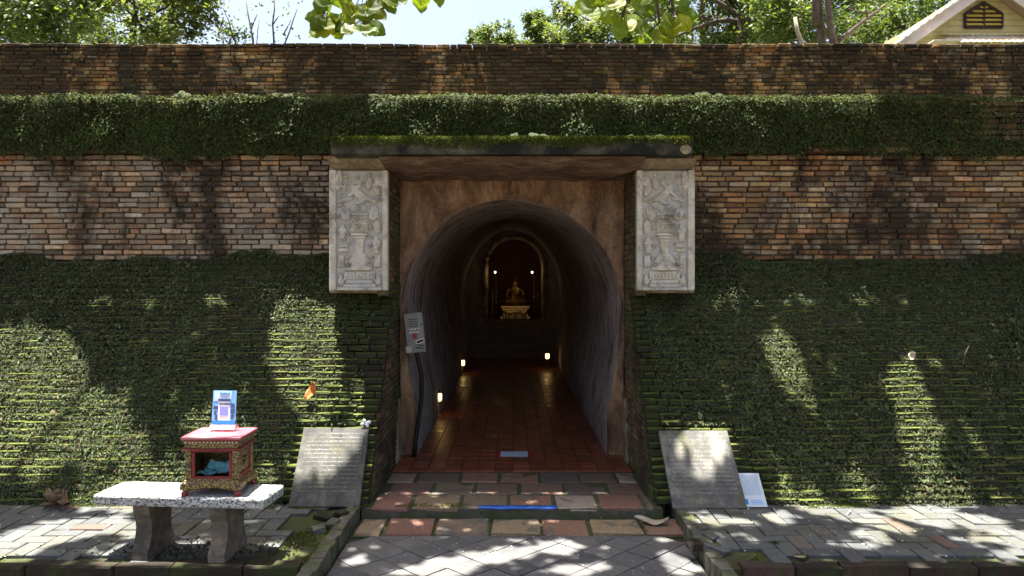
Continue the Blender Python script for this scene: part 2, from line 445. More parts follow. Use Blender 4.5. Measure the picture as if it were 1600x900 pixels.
M_edging = brick_mat("edging_brick", [(.08, .045, .035), (.10, .055, .042), (.06, .045, .038)], dark=.55, moss=.13, mosscol=(.024, .034, .010), moss_up=False, seed=9)
pav_l = pavement("pavement", -1)
pav_r = pavement("pavement", 1)
# loose broken pieces in the worn inner edges
for (px, py, s) in ((506, 806, .10), (520, 818, .08), (497, 826, .09), (535, 803, .07), (1098, 826, .08), (1110, 838, .07), (1088, 851, .09), (1120, 858, .10), (1250, 872, .08)):
    d = (CZ - .10) * FPX / (py - CY); q = at(px, py, d)
    b = MB(); b.box((q.x, q.y, .095), (s * 1.3, s, .045), Euler((random.uniform(-.15, .15), random.uniform(-.15, .15), random.uniform(0, 3))), ch=.006, jit=.008)
    b.build("brick_fragment", M_pave if random.random() < .6 else M_edging, pav_l if px < 800 else pav_r)

# ------------------------------------------------------------------ battered mossy base, two halves
def base_wall(side, label):
    root = thing("battered_wall", (side * 4.1, BY, BZ), label, "brick wall")
    it = []
    for k in range(NC):
        z = BZ + k * DH; y = BY + k * DT
        a, b = (PX + .002, 7.4)
        x0, x1 = (a, b) if side > 0 else (-b, -a)
        course(x0, x1, y + random.uniform(-.003, .003), z, DH, .11, .006, .006, it)
    it = [((c[0], c[1] + .010 * math.sin(c[0] * 2.3 + c[2] * 3), c[2] + .006 * math.sin(c[0] * 1.9 + side) + .003 * math.sin(c[0] * 7.3 + c[2] * 9)), d, r, p) for c, d, r, p in it]
    pieces(root, it, brick_meshes("base"), BR_S, M_base, "brick")
    c = MB(); a, b = (PX + .105, 7.4)
    yb = BY + NC * DT
    c.prism([(BY + .05, BZ - .2), (yb + .045, BZ + NC * DH - .02), (7.6, BZ + NC * DH - .02), (7.6, BZ - .2)], 'x', side * a, side * b)
    c.build("core", M_mossmortar, root)
    return root
base_l = base_wall(-1, "stepped mossy brick base covered in dense creeping fig behind the stone bench")
base_r = base_wall(1, "stepped mossy brick base with bare ledge lines and thin ferny creeper beside the white sign")

# ------------------------------------------------------------------ terrace wall above the base, two halves
ZT0, ZT1, YM = BZ + NC * DH, 2.93, 6.90
def terrace_wall(side, mat, label):
    root = thing("terrace_wall", (side * 4.3, YM, ZT0), label, "brick wall")
    it = []; n = 20; h = (ZT1 - ZT0) / n
    for k in range(n):
        x0, x1 = (1.45, 7.8) if side > 0 else (-7.8, -1.45)
        off = -.010 * (k % 4 == 1) - .045 * max(0, k - n + 3) / 3 + random.uniform(-.004, .004)
        course(x0, x1, YM + off, ZT0 + k * h, h, .10, .0115, .009, it)
    pieces(root, it, brick_meshes("mid%d" % side), BR_S, mat, "brick")
    c = MB(); c.box((side * 4.6, YM + .27, (ZT0 + ZT1) / 2), (6.4, .48, ZT1 - ZT0 - .004)); c.build("core", M_mortar, root)
    return root
ter_l = terrace_wall(-1, M_mid_l, "pale weathered brick terrace wall with greyish lichen above the fig covered base")
ter_r = terrace_wall(1, M_mid_r, "orange brown brick terrace wall with dark stains above the ferny ledges")

# cornice ledge under the long hedge of creeper
YCN, ZC0, ZC1 = 6.74, 2.932, 3.40
cor = thing("cornice_ledge", (0, YCN, ZC0), "long projecting brick ledge overgrown with green creeper under the dark upper wall", "ledge")
it = []
for k in range(9):
    course(-7.8, 7.8, YCN, ZC0 + k * .052, .052, .11, .007, .008, it)
it = [(c, d, r, p * (3 if c[0] > 2.3 else 1)) for c, d, r, p in it]
pieces(cor, it, brick_meshes("cornice"), BR_S, M_cornice, "brick")
c = MB(); c.box((0, YCN + .85, (ZC0 + ZC1) / 2), (15.6, 1.5, ZC1 - ZC0 - .004)); c.build("core", M_mossmortar, cor)

# upper parapet wall
YU, ZU0, ZU1 = 9.8, 3.38, 4.905
par = thing("parapet_wall", (0, YU, ZU0), "long dark stained upper brick wall against the sky above the green creeper", "brick wall")
it = []; h = .0505; z = ZU1 - h
row = 0
while z > 3.75:
    course(-9.6, 9.6, YU + (-.02 if row == 0 else random.uniform(-.004, .004)), z + (random.uniform(-.002, .002)), h, .11, .0115, .012, it)
    z -= h; row += 1
it = [((c[0], c[1], c[2] + .006 * math.sin(c[0] * 1.7)), d, r, p) for c, d, r, p in it]
pieces(par, it, brick_meshes("parapet"), BR_S, M_parapet, "brick")
c = MB(); c.box((0, YU + .24, (ZU0 + ZU1) / 2 - .02), (19.2, .42, ZU1 - ZU0 - .05)); c.build("core", M_mortar, par)

# ------------------------------------------------------------------ portal: side walls, piers, arch, lining, lintel
YA = 7.0                               # arch face
por = thing("tunnel_portal", (0, 6.5, ZS), "plastered tunnel entrance with round arch under a mossy lintel slab", "tunnel portal")
def yfront(z):
    if z < 1.63: return BY + max(0, math.floor((z - BZ + .001) / DH)) * DT
    return 6.37
for s in (-1, 1):
    w = MB()
    pts = [(BY + .13, -.05)] + [(BY + .12 + k * DT, BZ + k * DH) for k in range(0, 31, 3)] + [(6.62, 1.63), (6.38, 1.63), (6.38, 2.76), (YA + .1, 2.76), (YA + .1, -.05)]
    w.prism(pts, 'x', s * (PX + .010), s * (PX + .10))
    sw = w.build("side_wall", M_mortar, por)
    it = []; k = 0; z = ZS
    while z < 2.72:
        y = yfront(z) + (.112 if z < 1.62 else 0); k += 1
        yy = y; first = True
        while yy < YA - .02:
            L = random.choice((.19, .095, .19, .10, .18))
            if first and k % 2: L = .095
            b_ = min(yy + L, YA); first = False
            if b_ - yy > .03:
                it.append(((s * (PX + .05) + random.uniform(-.005, .005), (yy + b_) / 2, z + DH / 2), (b_ - yy - .007, .10, DH - .007), (random.uniform(-.02, .02), random.uniform(-.02, .02), R(90) + random.uniform(-.015, .015)), 1 if z > .4 else .5))
            yy = b_
        z += DH
    pieces(sw, it, brick_meshes("jamb"), BR_S, M_jamb, "brick")

REMN = []
def plaster(name, base, hi, dk, streak, sc=2.0, low=None, blue=0):
    t = NT(name); p = t.pos()
    v = t.scl(p, streak)
    c = t.ramp(t.noise(v, sc, 8, .7, .6), [(.28, dk), (.5, base), (.72, hi)])
    c = t.mix(.6, c, t.ramp(t.noise(p, 34, 6, .75), [(.3, .45), (.7, 1.4)]), 'MULTIPLY')
    if blue: c = t.mix(t.ramp(t.noise(p, 1.9, 5), [(.5, 0), (.66, blue)]), c, (.30, .31, .38))
    return t.bsdf(c, .88, t.bump(t.math('ADD', t.noise(v, sc * 3, 8, .75), t.noise(p, 30, 5, .7)), .8, .02), spec=.2)
M_arch = plaster("arch_plaster", (.28, .17, .10), (.52, .37, .24), (.06, .04, .03), (2.2, 1, .8), 2.6)
M_pier = plaster("pier_plaster", (.30, .24, .16), (.50, .43, .32), (.13, .09, .06), (1, 1, 1), 5)
M_soffit = plaster("soffit_plaster", (.20, .125, .09), (.42, .32, .22), (.045, .028, .024), (.8, 2, 2), 4)

def hw(z):                             # horseshoe half width
    if z > 1.5: return math.sqrt(max(0, 1.03 ** 2 - (z - 1.5) ** 2))
    return 1.03 - .13 * min(1, ((1.5 - z) / 1.0)) ** 1.5
NU = 72
def horseshoe(d):
    """profile points (x,z) at depth d, from left foot over the crown to right foot"""
    sx = 1.0; zc = 1.5; grow = min(1, max(0, (d - 9.0) / 4)) * .32
    pts = []
    nl = 18
    for k in range(nl): z = ZS + (1.5 - ZS) * k / nl; pts.append((-hw(z), z))
    na = NU - 2 * nl
    for k in range(na + 1):
        a = math.pi * (1 - k / na); pts.append((1.03 * math.cos(a), 1.5 + (1.03 + grow) * math.sin(a)))
    for k in range(nl): z = 1.5 - (1.5 - ZS) * (k + 1) / nl; pts.append((hw(z), z))
    return pts
def wob(u, v): return .012 * math.sin(u * 3 + v * 1.3) + .007 * math.sin(u * 7 - v * 2.1) + .004 * math.sin(u * 5 + v * 6.7)
V = []; F = []; UV = []
depths = [YA - .0] + [YA + .04, YA + .1, YA + .2] + [YA + .2 + .25 * k for k in range(1, 37)]
prof0 = horseshoe(YA); nP = len(prof0)
for i, d in enumerate(depths):
    for j, (x, z) in enumerate(horseshoe(d)):
        cxx, czz = x, z - 1.3; L = math.hypot(cxx, czz) or 1
        o = wob(j * .12, d) * (1 if z > ZS + .02 else 0) + (.03 * max(0, 1 - (d - YA) / .12) if z > .3 else 0)
        V.append((x + cxx / L * o, d, z + czz / L * o * (z > .2)))
        UV.append((j / nP, (d - YA) * .35))
for i in range(len(depths) - 1):
    for j in range(nP - 1):
        a = i * nP + j; F.append((a, a + 1, a + nP + 1, a + nP))
lt = NT("tunnel_plaster"); uvv = lt.uv(); p_ = lt.pos()
sv = lt.scl(uvv, (4.0, 11, 1))
c_ = lt.ramp(lt.noise(sv, 1.6, 9, .76, 1.4), [(.35, (.05, .038, .034)), (.45, (.20, .15, .125)), (.52, (.34, .285, .255)), (.64, (.50, .46, .44))])
c_ = lt.mix(.6, c_, lt.ramp(lt.noise(p_, 24, 6, .75), [(.3, .4), (.7, 1.4)]), 'MULTIPLY')
c_ = lt.mix(lt.ramp(lt.noise(lt.scl(p_, (1, 1, .6)), 1.7, 5, .6), [(.54, 0), (.64, .5)]), c_, (.36, .35, .38))
pf = lt.ramp(lt.noise(p_, 2.4, 8, .72, .8), [(.46, 0), (.56, .8)])
c_ = lt.mix(pf, c_, lt.ramp(lt.noise(p_, 17, 7, .75), [(.3, (.20, .155, .13)), (.5, (.42, .36, .33)), (.7, (.55, .50, .47))]))
c_ = lt.mix(lt.ramp(lt.noise(lt.scl(p_, (1, 1, .4)), 5.5, 7, .75, .6), [(.56, 0), (.66, .85)]), c_, (.07, .052, .045))
M_lining = lt.bsdf(c_, .85, lt.bump(lt.math('ADD', lt.noise(sv, 3.0, 9, .78, 1.0), lt.noise(p_, 22, 6, .75)), .8, .03), spec=.25)
me = fast_mesh("tunnel_lining", V, F, True)
ul = me.uv_layers.new(name="UVMap"); vi = np.empty(len(me.loops), dtype=np.int32); me.loops.foreach_get("vertex_index", vi)
ul.data.foreach_set("uv", np.array(UV, dtype=np.float32)[vi].ravel())
put("tunnel_lining", me, M_lining, por)
# arch face: from the horseshoe edge out to the rectangle between the jambs
V = []; F = []; NR = 9
ZTOP = 2.78
for j, (x, z) in enumerate(prof0):
    if z < 1.5: ox, oz = math.copysign(PX, x), z
    else:
        a = math.atan2(z - 1.5, x); ca, sa = math.cos(a), math.sin(a)
        q = min(PX / abs(ca) if abs(ca) > 1e-6 else 99, (ZTOP - 1.5) / sa if sa > 1e-6 else 99); ox, oz = q * ca, 1.5 + q * sa
    for r in range(NR + 1):
        f = r / NR; xx = x + (ox - x) * f; zz = z + (oz - z) * f
        e = .018 * math.sin(xx * 7 + zz * 5) + .012 * math.sin(xx * 17 - zz * 11) + (.05 * math.sin(zz * 6) if z < 1.2 else 0)
        V.append((xx, YA + e * (1 if 0 < r < NR else .0) + (-.012 if r == 0 else 0), zz))
for j in range(nP - 1):
    for r in range(NR):
        a = j * (NR + 1) + r; F.append((a, a + NR + 1, a + NR + 2, a + 1))
put("arch_face", fast_mesh("arch_face", V, F, True), M_arch, por)
b = MB()
for s in (-1, 1):                      # corner fill above the piers beside the arch
    b.box((s * (PX + .05), YA + .2, 1.4), (.14, .2, 2.7))
b.box((0, YA + .25, 2.86), (2.3, .3, .2)); b.build("backing", M_soffit, por)
# piers that carry the carved panels
for s in (-1, 1):
    b = MB(); b.box((s * 1.33, 6.70, 2.215), (.50, .62, 1.13), ch=.012); b.build("pier", M_pier, por)
    b = MB(); pr = [(6.15, 2.775), (6.18, 2.745), (6.25, 2.715), (6.345, 2.703), (6.9, 2.703), (6.9, 2.775)]
    b.prism(pr, 'x', s * (PX + .02), s * 1.535); b.build("bracket", M_pier, por)
# soffit with an uneven plastered front beam
V = []; F = []; nx, ny = 60, 12
for i in range(nx + 1):
    for j in range(ny + 1):
        x = -PX - .02 + 2 * (PX + .02) * i / nx; f = j / ny; y = 5.99 + (YA + .02 - 5.99) * f
        V.append((x, y, 2.765 - .06 * math.sin(min(1, f * 2.2) * math.pi / 2) - .012 * math.sin(x * 8 + y * 5) * (0 < f < 1) - .01 * math.sin(x * 21 + y * 3) * (0 < f < 1)))
for i in range(nx):
    for j in range(ny):
        a = i * (ny + 1) + j; F.append((a, a + ny + 1, a + ny + 2, a + 1))
put("soffit", fast_mesh("soffit", V, F, True), M_soffit, por)
M_lintel = plain("mossy_slab", (.10, .10, .07), .95, .6, 9, 1.0, dirt=(.014, .015, .013), dirt_th=.45, bscale=26)
b = MB(); b.box((0, 6.42, 2.842), (2.92, .94, .135), ch=.012); b.build("lintel_slab", M_lintel, por)
for q_, r_ in (((1.40, 5.955, 2.815), (.055, .012, .04)),):
    b = MB(); b.ell(q_, r_); b.build("lichen_patch", M_pier, por, smooth=True)

for s in (-1, 1):
    pl = [(6.72, ZS), (YA - .005, ZS), (YA - .005, .66 + .1 * s), (6.93, .60), (6.88, .66), (6.84, .48), (6.79, .42), (6.77, .22)]
    b = MB(); b.prism(pl, 'x', s * (PX - .022), s * (PX + .02)); b.build("plaster_remnant", M_pier, por)
# tunnel floor of terracotta tiles
ft = NT("terracotta_tile"); p_ = ft.pos()
c_ = ft.ramp(ft.rnd(), [(0, (.19, .05, .024)), (.5, (.25, .07, .034)), (1, (.14, .04, .022))])
c_ = ft.mix(.5, c_, ft.ramp(ft.noise(p_, 14, 6, .7), [(.3, .5), (.7, 1.35)]), 'MULTIPLY')
M_terra = ft.bsdf(c_, ft.ramp(ft.noise(p_, 5, 5), [(.3, .25), (.7, .5)]), ft.bump(ft.noise(p_, 30, 4), .12, .004), spec=.5)
b = MB(); b.box((0, 11.3, ZS - .05), (2.2, 9.74, .10)); tf = b.build("tunnel_floor", plain("floor_grout", (.06, .035, .025), .8, .3, 20, .3), None, (0, 6.43, 0)); tag(tf, kind="structure")
it = []; TW = .15
for r in range(64):
    for k in range(-7, 7):
        x = (k + .5) * TW + .005; y = 6.435 + (r + .5) * TW
        if abs(x) + TW / 2 > (1.055 if y < YA else 1.0): continue
        it.append(((x, y, ZS + .004 + random.uniform(-.001, .001)), (TW - .005, TW - .005, .02), (random.uniform(-.004, .004), random.uniform(-.004, .004), 0), 1 / y))
pieces(tf, it, piece_meshes((TW, TW, .02), 5, .0025, .0006, 51), (TW, TW, .02), M_terra, "tile", 300, "far_tiling")
# end wall with niche
YE = 16.0; NXc, NHW, NZ0, NZS = .05, .62, .92, 2.09
M_end = plain("end_wall_plaster", (.20, .16, .135), .9, .4, 5, .6)
V = []; F = []
ring = [(NXc - NHW, NZ0)] + [(NXc + NHW * math.cos(math.pi * (1 - k / 20)), NZS + NHW * math.sin(math.pi * (1 - k / 20))) for k in range(21)] + [(NXc + NHW, NZ0)]
outr = [(-1.3, ZS - .1)] + [(-1.3 + 2.6 * k / 20, 3.2) for k in range(21)] + [(1.3, ZS - .1)]
for (a, b_), (c2, d2) in zip(ring, outr): V += [(a, YE, b_), (c2, YE, d2), (a, YE + 1.3, b_)]
for j in range(len(ring) - 1): F += [(3 * j, 3 * j + 3, 3 * j + 4, 3 * j + 1), (3 * j, 3 * j + 2, 3 * j + 5, 3 * j + 3)]
b = MB(); b.add(V, F); n0 = 3 * (len(ring) - 1)
b.add([(-1.3, YE, ZS - .1), (1.3, YE, ZS - .1), (NXc + NHW, YE, NZ0), (NXc - NHW, YE, NZ0)], [(0, 1, 2, 3)])
b.build("end_wall", M_end, por)
b = MB(); b.box((NXc, YE + .65, NZ0 - .05), (2 * NHW, 1.34, .1)); b.box((NXc, YE - .03, NZ0 - .02), (2 * NHW + .06, .1, .05)); b.build("altar_shelf", plain("altar_wood", (.20, .13, .07), .6, .3, 10, .2), por)
b = MB(); b.box((NXc, YE + 1.32, 1.9), (1.6, .06, 2.2)); b.build("niche_back", plain("red_lacquer_wall", (.14, .035, .02), .6, .3, 6, .2), por)
b = MB(); b.tube([(x, YE - .02, z) for x, z in ring], [.05 + .014 * math.sin(k * 2.3) for k in range(len(ring))], 8); b.build("niche_moulding", plain("worn_gilding", (.45, .34, .19), .5, .5, 14, .4, .2, dirt=(.06, .045, .03), dirt_th=.55), por)

# ------------------------------------------------------------------ leaves
def leaf_mesh(name, P, N, D, L, W, fold=.25):
    P = np.asarray(P, float); N = np.asarray(N, float); D = np.asarray(D, float)
    N = N / np.linalg.norm(N, axis=1, keepdims=True)
    D = D - N * (D * N).sum(1, keepdims=True) * .85
    D = D / np.linalg.norm(D, axis=1, keepdims=True)
    S = np.cross(D, N); S = S / np.maximum(np.linalg.norm(S, axis=1, keepdims=True), 1e-6)
    L = np.asarray(L)[:, None]; W = np.asarray(W)[:, None]
    f = N * W * fold
    V = np.stack([P, P + D * L * .42 + S * W / 2 + f, P + D * L - f * .4, P + D * L * .42 - S * W / 2 + f], 1).reshape(-1, 3)
    n = len(P); b = np.arange(n)[:, None] * 4
    F = np.concatenate([b + [0, 1, 2], b + [0, 2, 3]], 1).reshape(-1, 3)
    return fast_mesh(name, V, F, False)
def sines(x, y, f, seed):
    r = np.random.default_rng(seed); o = 0
    for k in range(7):
        a = r.uniform(0, 6.28); q = f * r.uniform(.6, 1.9); o = o + np.sin((x * math.cos(a) + y * math.sin(a)) * q + r.uniform(0, 6.28))
    return o / 3.2
def jitter(n, s): return RNG.normal(0, s, (n, 3))

def base_ivy(side, n, dens, label):
    x = RNG.uniform(PX + .12, 6.6, n) * side; k = RNG.uniform(0, NC - .02, n)
    keep = RNG.random(n) < dens(x, k / NC); zz = BZ + k * DH
    keep &= ~((x > -1.70) & (x < -1.06) & (zz < .64)) & ~((x > 1.08) & (x < 1.76) & (zz < .63)) & ~((x > 1.55) & (x < 1.92) & (zz < .36))
    x, k = x[keep], k[keep]; n = len(x)
    ki = np.floor(k); z = BZ + ki * DH + (k - ki) * DH * .78; y = BY + ki * DT - RNG.uniform(.002, .022, n)
    tuft = np.clip(sines(x, z, 5.5, 5 + side) - .25, 0, 1)                 # thicker cushions of growth
    y = y - tuft * RNG.uniform(0, .10, n); z = z + tuft * RNG.uniform(0, .02, n)
    m = 16000; xt = RNG.uniform(1.5, 6.6, m) * side; ht = .015 + .09 * np.clip(sines(xt, xt * 0, 4, 21 + side) + .35, 0, 1.3) + .03 * np.clip(sines(xt, xt * 0, 15, 5), 0, 1)
    x = np.concatenate([x, xt]); z = np.concatenate([z, ZT0 - .03 + RNG.random(m) ** 1.2 * ht]); y = np.concatenate([y, YM - RNG.uniform(.005, .05, m)]); tuft = np.concatenate([tuft, np.full(m, .3)]); n += m
    N = np.stack([np.zeros(n), -np.ones(n) * .85, np.ones(n) * .5], 1) + jitter(n, .38)
    D = np.stack([RNG.normal(0, .6, n), -np.ones(n) * .25, -np.ones(n) * .75], 1) + jitter(n, .25)
    big = RNG.random(n) < .09 + .18 * tuft
    L = np.where(big, RNG.uniform(.026, .05, n), RNG.uniform(.011, .022, n)); W = L * np.where(big, RNG.uniform(.3, .5, n), RNG.uniform(.6, .85, n))
    o = put("creeping_fig", leaf_mesh("creeping_fig", np.stack([x, y, z], 1), N, D, L, W), L_ivy, None, (side * 3.8, BY, BZ))
    tag(o, label, "creeper", kind="stuff")
base_ivy(-1, 150000, lambda x, v: np.clip(.66 + .45 * sines(x, v * 2.4, 3.4, 3) - .9 * np.clip((1.45 + x) * 2.2 + .4, 0, 1) * (v < .8), .06, 1), "dense small leaved creeper coating the stepped base behind the bench")
base_ivy(1, 165000, lambda x, v: np.clip(.42 + .55 * np.clip((v - .42) * 3.2, 0, 1) * np.clip(1.6 - (x - 1.2) * .25, .3, 1) + .35 * sines(x, v * 2.4, 2.4, 9) * (v > .12), .07, 1), "thin ferny creeper spreading over the stepped base beside the white sign")

# longer ferny sprays on the right-hand base: counted loosely, one mass
def sprays(n, xr, kr, origin, name, label, mat, ln=(.07, .16)):
    P = []; Nn = []; Dd = []; L = []; W = []
    for i in range(n):
        x = random.uniform(*xr); k = random.uniform(*kr) * NC; ki = int(k)
        if 1.05 < abs(x) < 1.95 and BZ + k * DH < .70: continue
        p = Vector((x, BY + ki * DT - .01, BZ + ki * DH + random.uniform(0, .03)))
        d = Vector((random.uniform(-1, 1), -.45, random.uniform(-.6, .5))).normalized(); le = random.uniform(*ln); m = 7
        s = d.cross(Vector((0, -1, .3))).normalized()
        for q in range(m):
            c = p + d * le * (q + 1) / m + Vector((0, 0, -.25 * le * ((q + 1) / m) ** 2))
            for sg in (-1, 1):
                P.append(c); Nn.append((random.uniform(-.3, .3), -.9, .5)); Dd.append(tuple(s * sg + d * .5)); l_ = le * .24 * (1 - .6 * q / m); L.append(l_); W.append(l_ * .35)
    o = put(name, leaf_mesh(name, np.array([tuple(q) for q in P]), np.array(Nn), np.array(Dd), np.array(L), np.array(W), .1), mat, None, origin)
    tag(o, label, "fern", kind="stuff")
sprays(560, (1.25, 5.0), (.1, .99), (3, BY, BZ), "fern_growth", "short fern sprays sprouting from the mossy ledges beside the white sign", L_ivy)
sprays(260, (-5.0, -1.5), (.45, .99), (-3, BY, BZ), "fern_growth", "short fern sprays among the creeper above the stone bench", L_ivy, (.05, .11))

def cornice_hedge():
    n = 120000
    x = RNG.uniform(-7.2, 7.2, n); v = RNG.beta(1.15, 1.0, n)
    right = np.clip((x - 2.0) / 2.6, 0, 1)
    dens = np.clip(1.0 - right * (.42 + .5 * (sines(x, v * .5, 4, 8) > .05)), .12, 1)
    keep = RNG.random(n) < dens; x, v = x[keep], v[keep]; n = len(x); right = np.clip((x - 2.0) / 2.6, 0, 1)
    thick = (.065 + .06 * sines(x, v * .47, 7, 4)) * (1 - .5 * right)
    lo = -.03 + .05 * sines(x, x * 0, 5, 12) + .03 * sines(x, x * 0, 17, 13); z = ZC0 + lo + v * (ZC1 - ZC0 - lo + .02 + .025 * sines(x, x * 0, 9, 6)); y = YCN - .005 - RNG.random(n) ** .6 * np.clip(thick, .03, .2) * np.clip(v * 2.2 + .25, 0, 1)
    N = np.stack([np.zeros(n), -np.ones(n) * .8, .35 + .5 * v], 1) + jitter(n, .42)
    D = np.stack([RNG.normal(0, .55, n), -.2 * np.ones(n), -.8 + 1.0 * (v > .93)], 1) + jitter(n, .3)
    L = RNG.uniform(.014, .036, n); W = L * RNG.uniform(.45, .75, n)
    P = np.stack([x, y, z], 1)
    # the crest that lies on the ledge top
    m = 34000; xt = RNG.uniform(-7.2, 7.2, m); yt = YCN + RNG.uniform(-.09, .30, m); zt = ZC1 + RNG.uniform(-.01, .035, m) + .02 * np.clip(sines(xt, yt, 5, 2), 0, 1)
    P = np.concatenate([P, np.stack([xt, yt, zt], 1)]); N = np.concatenate([N, np.stack([np.zeros(m), -.4 * np.ones(m), np.ones(m)], 1) + jitter(m, .4)])
    D = np.concatenate([D, np.stack([RNG.normal(0, 1, m), -.6 * np.ones(m), .25 * np.ones(m)], 1) + jitter(m, .3)])
    L = np.concatenate([L, RNG.uniform(.012, .035, m)]); W = np.concatenate([W, RNG.uniform(.007, .018, m)])
    o = put("creeper_hedge", leaf_mesh("creeper_hedge", P, N, D, L, W), L_hedge, None, (0, YCN, ZC0))
    tag(o, "long clipped band of green creeper hanging over the projecting brick ledge", "creeper", kind="stuff")
cornice_hedge()
def lintel_moss():
    n = 30000
    x = RNG.uniform(-1.45, 1.45, n); top = RNG.random(n) < .72
    y = np.where(top, RNG.uniform(5.95, 6.7, n), 5.952); z = np.where(top, 2.908, 2.908 - RNG.random(n) ** 2.6 * .085 * (.8 + .3 * sines(x, x * 0, 7, 3)))
    y = y - (~top) * RNG.uniform(0, .015, n)
    N = np.where(top[:, None], np.array([[0, -.7, .7]]), np.array([[0, -1, .2]])) + jitter(n, .4)
    D = np.where(top[:, None], np.array([[0, -.2, 1.]]), np.array([[0, -.7, .3]])) + jitter(n, .45)
    L = RNG.uniform(.010, .026, n); W = L * .45
    o = put("moss_cushion", leaf_mesh("moss_cushion", np.stack([x, y, z], 1), N, D, L, W, .1), L_moss, None, (0, 5.95, 2.9))
    tag(o, "bright moss fringe along the top of the lintel slab", "moss", kind="stuff")
lintel_moss()
def ground_moss():
    P = []
    for (cx, cy, rx, ry, n) in ((-1.33, 4.85, .13, .5, 3500), (1.36, 4.62, .12, .28, 2600), (-3.5, 5.44, 3.4, .035, 5200), (4.2, 5.44, 3.0, .03, 4200), (-1.6, 5.38, .5, .03, 900), (2.6, 5.42, .5, .05, 900)):
        a = RNG.uniform(-1, 1, (n, 2)); P.append(np.stack([cx + a[:, 0] * rx, cy + a[:, 1] * ry, np.full(n, .078) + (ry < .1) * .024], 1))
    P = np.concatenate(P); P = P[sines(P[:, 0], P[:, 1], 11, 5) > -.15]; n = len(P)
    o = put("ground_moss", leaf_mesh("ground_moss", P, np.array([[0, -.6, .8]]) + jitter(n, .4), np.array([[0, 0, 1.]]) + jitter(n, .5), RNG.uniform(.008, .02, n), RNG.uniform(.004, .008, n), .1), L_moss, None, (0, 4.9, ZP))
    tag(o, "low bright moss in the worn pavement edges and along the wall foot", "moss", kind="stuff")
ground_moss()

# ferns that stand out singly
def fern(px, py, d, size, n, label, group=None):
    q = at(px, py, d); root = thing("fern", q, label, "fern", group)
    for k in range(n):
        a = random.uniform(-1.2, 1.2); e = random.uniform(.5, 1.3); le = size * random.uniform(.7, 1.1)
        dr = Vector((math.sin(a), -.5 * random.random() - .1, e)).normalized()
        P = []; Nn = []; Dd = []; L = []; W = []; m = 9
        s = dr.cross(Vector((0, -1, .2))).normalized()
        for t in range(m):
            f = (t + 1) / m; c = q + dr * le * f + Vector((0, -.1, -.45)) * le * f * f
            for sg in (-1, 1): P.append(tuple(c)); Nn.append((0, -.8, .6)); Dd.append(tuple(s * sg + dr * .4)); l_ = le * .28 * math.sin(math.pi * (.15 + .8 * f)); L.append(l_); W.append(l_ * .36)
        put("frond", leaf_mesh("frond", np.array(P), np.array(Nn), np.array(Dd), np.array(L), np.array(W), .1), L_hedge, root)
G = "fern tufts on the lintel slab"
for px, sz in ((805, .07), (835, .085), (850, .06), (985, .05), (1030, .06), (1010, .04)):
    fern(px, 216, 6.0, sz, 6, "small pale green fern tuft growing on the mossy lintel slab", G)
G = "sprigs on the creeper crest"
for px, sz in ((90, .10), (285, .13), (440, .12), (455, .09), (1095, .13), (1120, .10), (880, .08), (1230, .10)):
    fern(px, 156, 6.70, sz, 5, "light green sprig standing up from the creeper on the brick ledge", G)
fern(1330, 182, 6.60, .2, 3, "long fern frond with paired leaflets hanging over the sparse creeper")
fern(1208, 850, 4.66, .05, 7, "small dark weed rooted between pavement bricks by the red edging")

# ------------------------------------------------------------------ trees behind the wall
def limb(b, p0, p1, r0, r1, bend=.12, n=7):
    p0, p1 = Vector(p0), Vector(p1); L = (p1 - p0).length; pts = []
    o1 = Vector((random.uniform(-1, 1), random.uniform(-1, 1), random.uniform(-.4, .8))) * L * bend
    for i in range(n + 1):
        f = i / n; pts.append(p0.lerp(p1, f) + o1 * math.sin(math.pi * f) + Vector((random.uniform(-1, 1), random.uniform(-1, 1), random.uniform(-1, 1))) * L * .012)
    b.tube(pts, [r0 + (r1 - r0) * i / n for i in range(n + 1)], 8); return pts
def tree(name, label, base, top, r, limbs, clumps, n, ls, mat, bark=None, cat="tree", group=None):
    root = thing(name, base, label, cat, group)
    b = MB(); limb(b, base, top, r, r * .55, .03); bark = bark or M_bark
    b.build("trunk", bark, root, smooth=True)
    for (a, c, r0) in limbs:
        lb = MB(); pts = limb(lb, a, c, r0, r0 * .3, .12)
        for q in range(3):
            p = pts[3 + q]; limb(lb, p, p + Vector((random.uniform(-1, 1), random.uniform(-.6, .6), random.uniform(.1, 1))) * (Vector(c) - Vector(a)).length * .4, r0 * .35, r0 * .1, .15, 5)
        lb.build("limb", bark, root, smooth=True)
    if clumps:
        P = []; wts = np.array([c[3] ** 2 for c in clumps]); wts = wts / wts.sum()
        for (x, y, z, cr), w in zip(clumps, wts):
            m = int(n * w); nsub = max(4, int(cr * 9))
            sub = RNG.normal(0, 1, (nsub, 3)); sub /= np.linalg.norm(sub, axis=1, keepdims=True); sub *= (RNG.random((nsub, 1)) ** .45) * cr
            idx = RNG.integers(0, nsub, m); P.append(np.array([[x, y, z]]) + sub[idx] * np.array([[1, 1, .75]]) + RNG.normal(0, cr * .17, (m, 3)))
        P = np.concatenate(P); m = len(P)
        put("crown", leaf_mesh("crown", P, np.array([[0, -.25, 1.]]) + jitter(m, .55), np.array([[0, -.2, -.5]]) + jitter(m, .8), RNG.uniform(.7, 1.3, m) * ls, RNG.uniform(.35, .6, m) * ls, .12), mat, root)
    return root
def blob(px0, px1, py0, py1, d, n, r):
    out = []
    for i in range(n):
        q = at(random.uniform(px0, px1), random.uniform(py0, py1), d + random.uniform(-1.2, 1.2)); out.append((q.x, q.y, q.z, r * random.uniform(.7, 1.25)))
    return out
TZ = 3.39
def stem(px, d): return Vector(((px - CX) * d / FPX, d, TZ))
random.seed(5)
